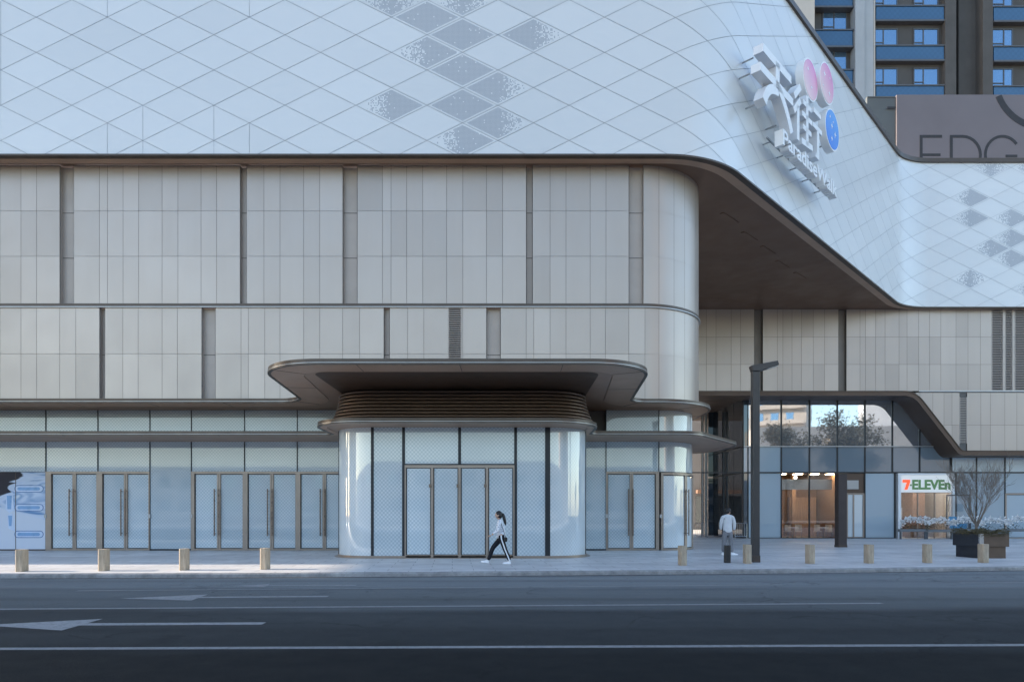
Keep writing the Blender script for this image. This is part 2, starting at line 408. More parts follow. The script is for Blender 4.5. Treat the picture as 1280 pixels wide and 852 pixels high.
class Path:
    def __init__(s, pts):
        s.p = pts; s.c = [0.]
        for a, b in zip(pts, pts[1:]): s.c.append(s.c[-1] + hypot(b[0] - a[0], b[1] - a[1]))
        s.len = s.c[-1]
        s.n = []
        for i in range(len(pts)):
            a, b = pts[max(i - 1, 0)], pts[min(i + 1, len(pts) - 1)]
            l = hypot(b[0] - a[0], b[1] - a[1]); s.n.append(((b[1] - a[1]) / l, -(b[0] - a[0]) / l))
    def seg(s, u):
        import bisect
        i = min(max(bisect.bisect_right(s.c, u) - 1, 0), len(s.p) - 2)
        return i, (u - s.c[i]) / (s.c[i + 1] - s.c[i])
    def at(s, u, off=0.):
        i, t = s.seg(u); a, b = s.p[i], s.p[i + 1]
        n0, n1 = s.n[i], s.n[i + 1]; nx, ny = n0[0] + (n1[0] - n0[0]) * t, n0[1] + (n1[1] - n0[1]) * t
        l = hypot(nx, ny); 
        return a[0] + (b[0] - a[0]) * t + nx / l * off, a[1] + (b[1] - a[1]) * t + ny / l * off
    def breaks(s, u0, u1):
        return [u0] + [c for c in s.c if u0 + 1e-3 < c < u1 - 1e-3] + [u1]
    def u_at_x(s, x):
        for i in range(len(s.p) - 1):
            a, b = s.p[i], s.p[i + 1]
            if a[0] <= x <= b[0] and b[0] > a[0]: return s.c[i] + (x - a[0]) / (b[0] - a[0]) * (s.c[i + 1] - s.c[i])
        return s.len
    def u_at_px(s, px):
        """first point of the path seen at photo column px"""
        k = (px - 640.) / S
        for i in range(len(s.p) - 1):
            a, b = s.p[i], s.p[i + 1]
            fa, fb = a[0] - k * a[1], b[0] - k * b[1]
            if fa <= 0 <= fb: return s.c[i] + (-fa) / (fb - fa) * (s.c[i + 1] - s.c[i])
        return s.len
def path_quad(mb, path, u0, u1, z0, z1, off=0., tone=0., mat=0):
    bs = path.breaks(u0, u1)
    for a, b in zip(bs, bs[1:]):
        p, q = path.at(a, off), path.at(b, off)
        mb.poly([(*p, z0), (*q, z0), (*q, z1), (*p, z1)], [(a, z0), (b, z0), (b, z1), (a, z1)], tone, mat)
def path_slab(mb, path, u0, u1, z0, z1, o0, o1, tone=0., mat=0):
    """curved solid between two offsets of the path (o1 outer)"""
    bs = path.breaks(u0, u1); n = len(bs)
    v = []; 
    for u in bs:
        p, q = path.at(u, o1), path.at(u, o0)
        v += [(*p, z0), (*p, z1), (*q, z1), (*q, z0)]
    f = []
    for i in range(n - 1):
        a, b = 4 * i, 4 * i + 4
        f += [(a, b, b + 1, a + 1), (a + 1, b + 1, b + 2, a + 2), (a + 2, b + 2, b + 3, a + 3), (a + 3, b + 3, b, a)]
    f += [(0, 1, 2, 3), tuple(4 * (n - 1) + k for k in (3, 2, 1, 0))]
    b0 = len(mb.v); mb.v.extend(v)
    for q in f:
        mb.f.append([b0 + i for i in q]); us = [bs[i // 4] for i in q]
        mb.uv.append([(bs[i // 4], v[i][2]) for i in q]); mb.lo.append([(0, 0)] * len(q)); mb.tone.append(tone); mb.punch.append(0.); mb.mi.append(mat)
def clip(poly, a, b, c):
    """keep a*x + b*y + c >= 0"""
    out = []
    for i in range(len(poly)):
        p, q = poly[i], poly[(i + 1) % len(poly)]
        fp, fq = a * p[0] + b * p[1] + c, a * q[0] + b * q[1] + c
        if fp >= 0: out.append(p)
        if (fp >= 0) != (fq >= 0):
            t = fp / (fp - fq); out.append((p[0] + (q[0] - p[0]) * t, p[1] + (q[1] - p[1]) * t))
    return out

# ------------------------------------------------------------------ world, light, camera
w = bpy.data.worlds.new('World'); SC.world = w; w.use_nodes = True
SUN_EL, SUN_AZ = 23.0, 270.0            # the sun stands low at the left-hand end of the street
nt = w.node_tree
sky = nt.nodes.new('ShaderNodeTexSky'); sky.sky_type = 'NISHITA'; sky.sun_disc = False
sky.sun_elevation = radians(SUN_EL); sky.sun_rotation = radians(SUN_AZ); sky.dust_density = .8; sky.ozone_density = .45; sky.air_density = 1.0
nt.links.new(sky.outputs[0], nt.nodes['Background'].inputs[0]); nt.nodes['Background'].inputs[1].default_value = .15
sd = bpy.data.lights.new('sun', 'SUN'); sd.energy = 3.3; sd.angle = radians(.5); sd.color = (1., .84, .66)
so = bpy.data.objects.new('sun', sd); COL.objects.link(so)
so.rotation_euler = Vector((cos(radians(SUN_EL)), 0, -sin(radians(SUN_EL)))).to_track_quat('-Z', 'Y').to_euler()
cam = bpy.data.cameras.new('camera'); co = bpy.data.objects.new('camera', cam); COL.objects.link(co); SC.camera = co
co.location = (0, 0, CZ); co.rotation_euler = (radians(90), 0, 0)
cam.lens = 24; cam.sensor_width = 36; cam.shift_y = 214 / 1280; cam.clip_end = 2000
SC.view_settings.view_transform = 'Standard'; SC.view_settings.look = 'None'; SC.view_settings.exposure = 1.65; SC.view_settings.gamma = 1
SC.render.engine = 'CYCLES'

# ------------------------------------------------------------------ ground, road, pavement
def kerb_y(x):
    xc = min(max(x, -24.), 30.)
    y = 18.72 + .0829 * xc + .00202 * xc * xc
    return y + (x - xc) * (.0829 + .00404 * xc)
mb = MB(); mb.poly([(-400, -400, -.6), (400, -400, -.6), (400, 400, -.6), (-400, 400, -.6)])
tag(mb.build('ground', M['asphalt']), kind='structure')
xs = [-110 + 2 * i for i in range(111)]
mb = MB()
for a, b in zip(xs, xs[1:]):
    mb.poly([(a, -9, 0), (b, -9, 0), (b, kerb_y(b) + .05, 0), (a, kerb_y(a) + .05, 0)])
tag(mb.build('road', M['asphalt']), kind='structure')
mb = MB()
for a, b in zip(xs, xs[1:]):
    rows = [[kerb_y(a) + .17, kerb_y(b) + .17], [29, 29], [48.4, 48.4], [59, 59], [110, 110]]
    for r0, r1 in zip(rows, rows[1:]):
        mb.poly([(a, r0[0], gz(r0[0]) - .004), (b, r0[1], gz(r0[1]) - .004), (b, r1[1], gz(r1[1]) - .004), (a, r1[0], gz(r1[0]) - .004)])
tag(mb.build('pavement', M['paving']), kind='structure')
mb = MB(); mb.poly([(-110, -70, .12), (110, -70, .12), (110, -9.2, .12), (-110, -9.2, .12)]); mb.box(-110, 110, -9.2, -9, -.2, .12)
tag(mb.build('opposite_pavement', M['paving']), kind='structure')
mb = MB(); x = -60.
while x < 70:
    x1 = x + .995; ya, yb = kerb_y(x), kerb_y(x1); t = random.uniform(-.1, .1); h = random.uniform(-.003, .003)
    prof = [(0, -.1), (.012, .085), (.03, .112), (.055, .12), (.18, .12), (.18, -.1)]
    v = [(x, ya + a, b + h) for a, b in prof] + [(x1, yb + a, b + h) for a, b in prof]; n = len(prof)
    mb.mesh(v, [(i, i + 1, n + i + 1, n + i) for i in range(n - 1)] + [tuple(range(n - 1, -1, -1)), tuple(range(n, 2 * n))], t)
    x += 1.
KM = mb
mb = MB()
for a, b in zip(xs, xs[1:]): mb.poly([(a, kerb_y(a) - .16, .003), (b, kerb_y(b) - .16, .003), (b, kerb_y(b) + .02, .003), (a, kerb_y(a) + .02, .003)])  # dark strip painted for the line of shade at the kerb's foot
tag(mb.build('kerb_shade_strip', M['kerb_shade']), kind='structure')
mb = KM
tag(mb.build('kerb', M['kerb'], merge=False), kind='structure')

def seg_line(mb, a, b, wd):
    p, q = Vector((*ground_pt(*a), 0)), Vector((*ground_pt(*b), 0)); n = max(1, int((q - p).length / 3))
    d = (q - p).normalized(); s = Vector((-d.y, d.x, 0)) * wd / 2
    mb.poly([tuple(p - s + Vector((0, 0, .004))), tuple(q - s + Vector((0, 0, .004))), tuple(q + s + Vector((0, 0, .004))), tuple(p + s + Vector((0, 0, .004)))])
def seg_w(mb, p, q, wd):
    p, q = Vector((*p, 0)), Vector((*q, 0)); d = (q - p).normalized(); s = Vector((-d.y, d.x, 0)) * wd / 2; k = Vector((0, 0, .004))
    mb.poly([tuple(p - s + k), tuple(q - s + k), tuple(q + s + k), tuple(p + s + k)])
mb = MB()
p0, p1 = ground_pt(0, 810.6), ground_pt(1280, 805.8); e = 6.
ext = lambda a, b, t: (a[0] + (b[0] - a[0]) * t, a[1] + (b[1] - a[1]) * t)
seg_w(mb, ext(p0, p1, -3), ext(p0, p1, 4), .15)
p0, p1 = ground_pt(0, 761), ground_pt(1102, 753.6)
seg_w(mb, ext(p0, p1, -2), p1, .15)
seg_line(mb, (96, 738), (978, 730.6), .14); seg_line(mb, (1200, 728), (1420, 727), .14)
seg_line(mb, (640, 720.9), (812, 719.2), .05); seg_line(mb, (860, 717.6), (1060, 715.4), .05); seg_line(mb, (215, 722.6), (270, 722.2), .05)
tag(mb.build('lane_lines', M['line_paint'], merge=False), kind='structure')
mb = MB()
def arrow(mb, tail, neck, tip, half=.42, wd=.2):
    T, K, P = (Vector((*ground_pt(*q), .004)) for q in (tail, neck, tip))
    seg_w(mb, T.to_2d(), K.to_2d(), wd)
    d = (P - K).normalized(); s = Vector((-d.y, d.x, 0)) * half
    mb.poly([tuple(K + s), tuple(K - s), tuple(P)])
arrow(mb, (330, 778.8), (104, 780), (-25, 781), .55, .22)
arrow(mb, (410, 745), (250, 746.2), (150, 747.6), .5, .2)
arrow(mb, (445, 731), (334, 731.3), (292, 732), .35, .16)
tag(mb.build('road_markings', M['paint'], merge=False), kind='structure')

# ------------------------------------------------------------------ the shopping mall
MALL = thing('shopping_mall', (0, 30, 0), 'pale grey shopping mall with white lozenge-clad upper storey sweeping over its entrance', 'mall')
ZS = 15.55; ZT = 25.38
A2, B2 = (7.9, 26.4), (26.35, 46.0)
UP = Path(fillet([(-42, 26.4), A2, B2, (75, 46.0)], [4.6, 4.0], 16))

# upper volume: lozenge cladding
def upper_cladding():
    mb = MB()
    uA = UP.c[16 // 2 + 1]; uB = UP.c[17 + 1 + 8]
    DW, DH = 2.747, 1.3612     # 88.8 px by 44 px at 26.4 m
    u_ref = UP.u_at_x(wx(578.1, 26.4)); z_ref = wz(21.8, 26.4)
    # stretch the module a little along the splayed face so that it meets the right-hand face on the lattice
    X_r = wx(1212.9, 46.0); u_r = UP.u_at_x(X_r); z_r = wz(253.6, 46.0)
    zc_phase = z_ref - DH / 2
    dv = round((z_r - zc_phase) / (DH / 2)); du_raw = (u_r - u_ref) / (DW / 2)
    k = round(du_raw)
    if (k + dv) % 2: k += 1 if du_raw > k else -1
    want = u_ref + k * DW / 2                      # lattice position that must land on u_r
    u1, u2 = UP.u_at_x(9.5), UP.u_at_x(24.5)
    st = (want - (u_r - u2) - u1) / (u2 - u1)
    def to_l(u):
        if u < u1: return u
        if u < u2: return u1 + (u - u1) * st
        return u1 + (u2 - u1) * st + (u - u2)
    def to_u(l):
        if l < u1: return l
        l2 = u1 + (u2 - u1) * st
        if l < l2: return u1 + (l - u1) / st
        return u2 + (l - l2)
    dark = {}
    for px, py, kind in ((493.8, 0, 4), (579.5, 0, 4), (535.8, 21.8, 1), (579.5, 43.7, 1), (668.5, 43, 2), (535.8, 65.5, 3), (579.5, 86.7, 1),
                         (623, 107.5, 2), (490.5, 130, 3), (579.5, 130, 1), (623, 151, 2), (579.5, 173, 3)):
        l = UP.u_at_x(wx(px, 26.4)); z = wz(py, 26.4)
        dark[(round((l - u_ref) / (DW / 2)), round((z - zc_phase) / (DH / 2)))] = kind
    for px, py, kind in ((1238.2, 214.3, 4), (1278, 214, 3), (1212.9, 253.6, 3), (1212.9, 279.4, 3), (1264, 268, 3), (1264, 292, 3), (1238, 319.5, 3), (1264, 332, 3), (1212.9, 358, 4), (1290, 358, 3)):
        l = to_l(UP.u_at_x(wx(px, 46.0))); z = wz(py, 46.0)
        a, b = round((l - u_ref) / (DW / 2)), round((z - zc_phase) / (DH / 2))
        if (a + b) % 2: b += 1 if (z - zc_phase) / (DH / 2) > b else -1
        dark[(a, b)] = kind
    cut = set()
    for px, py in ((134, 175.8), (178.5, 153.8), (178.5, 197.8), (267.3, 153.8), (267.3, 197.8), (311.7, 175.8), (134, -.2), (311.7, -.2), (.9, 21.8), (.9, 65.8), (.9, 109.8)):
        cut.add((round((UP.u_at_x(wx(px, 26.4)) - u_ref) / (DW / 2)), round((wz(py, 26.4) - zc_phase) / (DH / 2))))
    lmax = to_l(UP.len); g = .0085; sl = DH / DW
    zb, zt = ZS + .03, ZT - .06
    split_v = {}                                   # some lozenges are cut in two by an upright joint
    r = random.Random(3)
    ca = int((-u_ref) / (DW / 2)) - 1
    a = ca
    while u_ref + a * DW / 2 < lmax + DW:
        b = int((zb - zc_phase) / (DH / 2)) - 2
        while zc_phase + b * DH / 2 < zt + DH:
            if (a + b) % 2 == 0:
                cl, cz = u_ref + a * DW / 2, zc_phase + b * DH / 2
                base = [(cl - DW / 2 + g * 2.2, cz), (cl, cz - DH / 2 + g * 1.1), (cl + DW / 2 - g * 2.2, cz), (cl, cz + DH / 2 - g * 1.1)]
                pcs = [base]
                sp = (a, b) in cut
                if sp and (a, b) not in dark:
                    pcs = [clip(base, -1, 0, cl - g * .8), clip(base, 1, 0, -(cl + g * .8))]
                tone = r.gauss(0, .022); kind = dark.get((a, b), 0)
                tu, tv = r.gauss(0, .0012), r.gauss(0, .0012)
                for pc in pcs:
                    pc = clip(clip(clip(clip(pc, 0, 1, -zb), 0, -1, zt), 1, 0, 0), -1, 0, lmax)
                    if len(pc) < 3: continue
                    lo_, hi_ = min(p[0] for p in pc), max(p[0] for p in pc)
                    bs = [to_l(u) for u in UP.breaks(to_u(lo_), to_u(hi_))]
                    for l0, l1 in zip(bs, bs[1:]):
                        q = clip(clip(pc, 1, 0, -l0), -1, 0, l1)
                        if len(q) < 3: continue
                        pts = []
                        for l, z in q:
                            x, y = UP.at(to_u(l), (l - cl) * tu + (z - cz) * tv)
                            pts.append((x, y, z))
                        mb.poly(pts, [(l, z) for l, z in q], tone, 0, [((l - cl) / (DW / 2), (z - cz) / (DH / 2)) for l, z in q], kind)
            b += 1
        a += 1
    return mb.build('lozenge_cladding', M['white'], MALL, smooth=True, angle=30, recalc=False)
CLAD = upper_cladding()
mb = MB(); path_quad(mb, UP, 0, UP.len, ZS + .02, ZT - .05, -.035); mb.build('cladding_backing', M['wbacking'], CLAD, smooth=True)
mb = MB(); path_slab(mb, UP, 0, UP.len, ZT - .12, ZT + .16, -.5, .12); mb.build('parapet_coping', M['lip'], CLAD, smooth=True)
mb = MB(); path_slab(mb, UP, 0, UP.len, ZS - .05, ZS + .02, -.2, .05); mb.build('bottom_lip', M['lip'], CLAD, smooth=True)
mb = MB(); path_slab(mb, UP, 0, UP.len, ZS - .02, ZS + .06, -.62, -.2); mb.build('soffit_band', M['bronze_light'], CLAD, smooth=True)
# soffit: one deep bronze ceiling split in strips
SOF = MB()
ins = [UP.at(u, -.62) for u in UP.breaks(0, UP.len)]
SOF.poly([(x, y, ZS + .03) for x, y in ins] + [(75, 60, ZS + .03), (-42, 60, ZS + .03)])
sof = SOF.build('soffit', M['bronze'], MALL)
for (px, py) in ((912, 273), (937, 296), (960, 313), (978, 331), (1000, 345)):     # slots along the soffit's edge
    Y = (ZS - CZ) * S / (640 - py); X = wx(px, Y)
    m2 = MB(); d = Vector((.70, .71)); n = Vector((.71, -.70))
    q = [Vector((X, Y)) + d * a + n * b for a, b in ((-.75, -.09), (.75, -.09), (.75, .09), (-.75, .09))]
    m2.prism([tuple(v) for v in q], ZS - .005, ZS + .028)
    m2.build('slot_diffuser', M['bronze'], sof)
mb = MB()
mb.poly([(x, y, ZT - .9) for x, y in [UP.at(u, -.5) for u in UP.breaks(0, UP.len)]] + [(75, 62, ZT - .9), (-42, 62, ZT - .9)])
mb.box(-42.2, -42, 26.4, 62, ZS, ZT); mb.box(-42, 75, 61.8, 62, ZS, ZT)
mb.build('roof', M['recess'], MALL)

# grey panel wall of the first and second floor
WALL = Path(fillet([(-42, 27.2), (8.15, 27.2), (8.15, 61)], [3.0], 18))
def panel_rows(mb, path, joints, rows, offs=0., gap=.006, clipper=None):
    for ja, jb in zip(joints, joints[1:]):
        for z0, z1 in zip(rows, rows[1:]):
            path_quad(mb, path, ja + gap, jb - gap, z0 + gap, z1 - gap, offs, random.gauss(0, .022))
def wall_band(name, jpx, rec, lou, rows):
    """jpx: joint columns in the photo; rec: recessed bays (x0, x1); lou: louvred bays"""
    mb, rcs, bk = MB(), [], MB()
    U = lambda px: WALL.u_at_px(px)
    special = sorted([(a, b, 'r') for a, b in rec] + [(a, b, 'l') for a, b in lou])
    js = sorted(set(jpx) | {e for s in special for e in s[:2]})
    for a, b in zip(js, js[1:]):
        kind = next((s[2] for s in special if a >= s[0] - .05 and b <= s[1] + .05), None)
        ua, ub = U(a), U(b)
        if kind is None:
            for z0, z1 in zip(rows, rows[1:]): path_quad(mb, WALL, ua + .006, ub - .006, z0 + .006, z1 - .006, 0, random.gauss(0, .036))
            path_quad(bk, WALL, ua - .02, ub + .02, rows[-1], rows[0], -.04)
        else:
            rc = MB(); rcs.append(rc)
            path_quad(rc, WALL, ua, ub, rows[-1], rows[0], -.20)
            for u in (ua, ub):
                p, q = WALL.at(u, 0), WALL.at(u, -.20)
                rc.poly([(*p, rows[-1]), (*q, rows[-1]), (*q, rows[0]), (*p, rows[0])])
            for z in rows[1:-1]:
                path_slab(rc, WALL, ua + .002, ub - .002, z - .012, z + .012, -.21, -.192, mat=1)
    # round the corner and along the passage
    u = U(js[-1]); k = 0
    while u < WALL.len - 1:
        ub = u + (.62, .92, .62, .92, .62, 1.2)[k % 6]; k += 1
        for z0, z1 in zip(rows, rows[1:]): path_quad(mb, WALL, u + .006, ub - .006, z0 + .006, z1 - .006, 0, random.gauss(0, .036))
        path_quad(bk, WALL, u - .02, ub + .02, rows[-1], rows[0], -.04); u = ub
    o = mb.build(name, M['grey'], MALL, smooth=True, recalc=False)
    bk.build('panel_backing', M['backing'], o, smooth=True, recalc=False)
    for rc in rcs: rc.build('recessed_bay', [M['recess'], M['backing']], o)
    for a, b in lou:
        m2 = MB(); ua, ub = U(a), U(b); zz = rows[-1] + .05
        path_quad(m2, WALL, ua, ub, rows[-1], rows[0], -.2, mat=1)
        while zz < rows[0] - .05:
            path_slab(m2, WALL, ua + .02, ub - .02, zz, zz + .03, -.12, .005); zz += .085
        for u0 in (ua, ub - .03): path_slab(m2, WALL, u0, u0 + .03, rows[-1], rows[0], -.2, .01)
        m2.build('vent', [M['recess'], M['backing']], o)
    return o
j1 = [-137, -108, -79, -59, -30, -10, 0, 26.2, 45.7, 74.6, 92.4, 124.3, 134.4, 153.8, 173.3, 202.6, 222.4, 251.3, 270.7, 300, 308.4, 329.9, 350, 379.6, 399.7, 428.3, 446.8, 478, 488.8, 508.3, 528.4, 558.3, 578.5, 608, 628.2, 657.7, 665.8, 687.6, 707.5, 737.7, 757.5, 786, 804.2, 823.7, 842.5]
rowsA = [ZS, wz(263.7, 27.2), wz(320.3, 27.2), wz(379.7, 27.2)]
wall_band('upper_panel_wall', j1, [(74.6, 92.4), (300, 308.4), (428.3, 446.8), (657.7, 665.8), (786, 804.2)], [], rowsA)
j2 = [-137, -108, -79, -59, -30, -10, 0, 26.2, 45.7, 74.6, 94.7, 124.3, 131.3, 153.5, 172.7, 202.6, 221.7, 252, 269.4, 301.3, 310.4, 330.9, 350, 379.6, 399.7, 428.3, 449.5, 479.7, 487.1, 509.6, 529.8, 560.3, 576.8, 578.5, 608, 625.8, 657.7, 667.2, 687.6, 707.5, 737.7, 756.8, 786, 806.2, 823.7, 842.5]
rowsB = [wz(384, 27.2), wz(442, 27.2), 6.22]
wall_band('lower_panel_wall', j2, [(124.3, 131.3), (252, 269.4), (479.7, 487.1), (608, 625.8)], [(560.3, 576.8)], rowsB)
mb = MB(); path_slab(mb, WALL, 0, WALL.len, rowsB[0] + .02, rowsA[-1] + .01, -.1, .035)
ft = mb.build('floor_trim', M['lip'], MALL, smooth=True)
mb = MB(); path_slab(mb, WALL, 0, WALL.len, rowsB[0] - .012, rowsB[0] + .022, -.1, .075); mb.build('trim_ledge', M['ledge'], ft, smooth=True)

# eaves: a thin lip, a paler band and a dark soffit behind it
def eave(name, pts, back, z, band=1.1, lip=.04):
    P = Path(pts)
    mb = MB(); ins = [P.at(u, -band - .02) for u in P.c]
    poly = ins + back
    from mathutils.geometry import tessellate_polygon
    vv = [Vector((x, y, 0)) for x, y in poly]
    for t3 in tessellate_polygon([vv]): mb.poly([(poly[i][0], poly[i][1], z + .016) for i in t3])
    mb.poly([(x, y, z + .16) for x, y in [P.at(u, -.06) for u in P.c] + back])
    o = mb.build(name, M['eave_soffit'], MALL)
    mb = MB(); path_slab(mb, P, 0, P.len, z + .0, z + lip, -.10, 0.); path_slab(mb, P, 0, P.len, z + lip + .018, z + .165, -.12, -.01)
    mb.build('lip', M['lip'], o, smooth=True)
    mb = MB(); path_slab(mb, P, 0, P.len, z + lip + .001, z + lip + .017, -.12, .006); mb.build('bead', M['ledge'], o, smooth=True)
    mb = MB(); path_slab(mb, P, 0, P.len, z + .008, z + .05, -band, -.10); mb.build('edge_band', M['bronze_light'], o, smooth=True)
    u = 18.3
    while u < P.len - 3:
        mb = MB(); path_slab(mb, P, u - .008, u + .008, z + .003, z + .02, -band, -.02); u += 3.05; mb.build('panel_seam', M['mullion'], o)
    return o, P
Z1, Z2 = 6.09, 4.74
E1 = fillet([(-42, 27.05), (-8.25, 27.05), (-7.62, 20.04), (4.2, 20.04), (4.72, 27.12), (8.55, 27.12), (8.62, 36)], [1.1, 2.1, 2.0, .75, 2.75], 14)
CN, _p = eave('entrance_canopy', E1, [(6.5, 35), (-42, 34)], Z1)
mb = MB(); mb.prism(fillet([(-6.25, 26.9), (-6.25, 21.25), (2.75, 21.25), (2.75, 26.9)], [.5, .5], 8), Z1 + .010, Z1 + .03); mb.build('shade_inlay', M['bronze_dark'], CN)  # dark slab puts the shade around the drum into the soffit colour
E2 = fillet([(-42, 26.55), (-6.95, 26.55), (-6.95, 22.85), (3.05, 22.85), (3.05, 26.5), (7.25, 26.5), (10.15, 30.6), (10.15, 34), (8.3, 36)], [.35, 1.75, 1.75, .35, 1.3, 1.6, 1.6], 10)
eave('shopfront_eave', E2, [(6.4, 35), (-42, 34)], Z2, .34)

# ribbed bronze drum between canopy and shopfront eave
mb = MB(); nr = 9
for i in range(nr):
    t = (i + .5) / nr; grow = .05 + .38 * t * t
    P = Path(fillet([(-6.42 - grow, 27), (-6.42 - grow, 24.2 - grow), (2.72 + grow, 24.2 - grow), (2.72 + grow, 27)], [1.5 + grow] * 2, 14))
    zt = Z1 - .02 - i * (Z1 - Z2 - .2) / nr; h = (Z1 - Z2 - .2) / nr
    prev = None
    prof = [(-.16, 0), (-.05, -.01), (-.012, -.03), (0, -.055), (-.004, -.08), (-.03, -h + .035), (-.16, -h)]
    for (o0, a), (o1, b) in zip(prof, prof[1:]):
        for u0, u1 in zip(P.c, P.c[1:]):
            p, q, r_, s_ = P.at(u0, o0), P.at(u1, o0), P.at(u1, o1), P.at(u0, o1)
            mb.poly([(*s_, zt + b), (*r_, zt + b), (*q, zt + a), (*p, zt + a)])
drum = mb.build('ribbed_drum', M['drum'], MALL, smooth=True, angle=60)

# shopfront glazing ------------------------------------------------
GZ0 = .12
SHOP = Path(fillet([(-42, 29.2), (8.15, 29.2), (8.15, 60)], [1.9], 14))
def sU(px): return SHOP.u_at_px(px)
def pane(name, path, u0, u1, z0, z1, mat, parent=MALL, off=0., th=.03):
    mb = MB(); path_slab(mb, path, u0, u1, z0, z1, off - th, off, random.uniform(-.09, .09))
    return mb.build(name, mat, parent, smooth=True)
def bar(mb, path, u0, u1, z0, z1, o0=-.08, o1=.035): path_slab(mb, path, u0, u1, z0, z1, o0, o1)
main_j = [-330, -264, -201, -137, -72, -7.5, 57.6, 122.6, 187.6, 239.4, 305.8, 371.7, 437, 503, 568, 633, 698, 757.5, 823.5]
ZD = wz(590.5, 29.2); ZG = Z2 + .15
# band of printed glass under the upper eave, transoms over the doors
for a, b in zip(main_j, main_j[1:]):
    if not (390 < a < 700): pane('glass_pane', SHOP, sU(a) + .012, sU(b) - .012, Z2 + .16, Z1 + .1, M['frit'])
    full = a in (187.6, 698)
    if 390 < a < 690: continue
    pane('glass_pane', SHOP, sU(a) + .016, sU(b) - .016, GZ0 + .06 if full else ZD + .04, Z2 + .04, M['frit'])
for z0, z1 in ((Z2 + .16, Z1 + .1), (ZD + .04, Z2 + .04)):
    for k in range(2):
        a0, a1 = sU(823.5), SHOP.c[15]; e = [a0, a0 + (a1 - a0) * .93, a1 + 2.2]
        pane('glass_pane', SHOP, e[k] + .016, e[k + 1] - .016, z0, z1, M['frit_curved'])
mb = MB()
for a in main_j:
    u = sU(a)
    bar(mb, SHOP, u - .014, u + .014, Z2 + .16, Z1 + .1); bar(mb, SHOP, u - .016, u + .016, GZ0 if a in (187.6, 239.4, 698) else ZD, Z2 + .04)
bar(mb, SHOP, 0, sU(57), GZ0, GZ0 + .06, -.1, .03); bar(mb, SHOP, sU(187.6), sU(239.4), GZ0, GZ0 + .06); bar(mb, SHOP, sU(698), sU(757.5), GZ0, GZ0 + .06)
mb.build('mullion', M['mullion'], MALL)
def door_pair(path, ua, ub, z0, z1, jamb=(.16, .08), handle=True, hside=-1, glass='frit', wide=False, hl=2.0):
    """one double door: frame, two glass leaves, pull handles"""
    fr = MB(); um = (ua + ub + jamb[0] - jamb[1]) / 2
    bar(fr, path, ua, ua + jamb[0], z0, z1 + .05, -.12, .05); bar(fr, path, ub - jamb[1], ub, z0, z1 + .05, -.12, .05)
    bar(fr, path, ua + jamb[0], ub - jamb[1], z1 - .05, z1 + .05, -.12, .045)
    bar(fr, path, ua + jamb[0], ub - jamb[1], z0, z0 + .07, -.12, .045)
    bar(fr, path, um - .075, um - .006, z0 + .07, z1 - .05, -.1, .02); bar(fr, path, um + .006, um + .075, z0 + .07, z1 - .05, -.1, .02)
    d = fr.build('door', M['frame'], MALL)
    for a, b in ((ua + jamb[0] + .03, um - .08), (um + .08, ub - jamb[1] - .03)):
        pane('door_glass', path, a, b, z0 + .10, z1 - .08, M[glass], d, -.03)
    if handle:
        h = MB(); hm = z0 + 1.62
        for s in (-1, 1):
            u = um + s * .085 * (1.7 if s == hside else .55)
            p = path.at(u, .12); q = path.at(u, .0)
            h.tube([(*p, hm - hl / 2), (*p, hm + hl / 2)], .026, 8)
            for zz in (hm - hl / 2 + .1, hm + hl / 2 - .1): h.tube([(*q, zz), (*p, zz)], .016, 6)
        h.build('door_handle', M['handle'], d, smooth=True)
    return d
door_pair(SHOP, sU(57.6), sU(122.6), GZ0, ZD, (.24, .05)); door_pair(SHOP, sU(122.6), sU(187.6), GZ0, ZD, (.20, .05))
for a, b in ((239.4, 305.8), (305.8, 371.7), (371.7, 437)): door_pair(SHOP, sU(a), sU(b), GZ0, ZD, (.14, .07))
door_pair(SHOP, sU(757.5), sU(823.5), GZ0, ZD, (.07, .14))
door_pair(SHOP, sU(826), SHOP.c[14], GZ0, ZD - .04, (.10, .07), hl=2.0, glass='frit_curved')
mb = MB(); path_quad(mb, SHOP, SHOP.c[15], SHOP.len, GZ0 - .2, Z1 + .1, .012); mb.build('passage_wall', M['grey'], MALL)
mb = MB(); path_quad(mb, SHOP, 0, SHOP.len, -.2, Z1 + .1, -.16); mb.build('shop_interior_backing', M['backing'], MALL)
for px in (57.9, 187.4, 239.6, 758.2, 825.6):
    q_ = SHOP.at(sU(px), .04); mb = MB(); mb.box(q_[0] - .05, q_[0] + .05, q_[1] - .035, q_[1] + .03, 1.5, 1.66); mb.build('access_button', M['ledge'], MALL, bevel=.01)
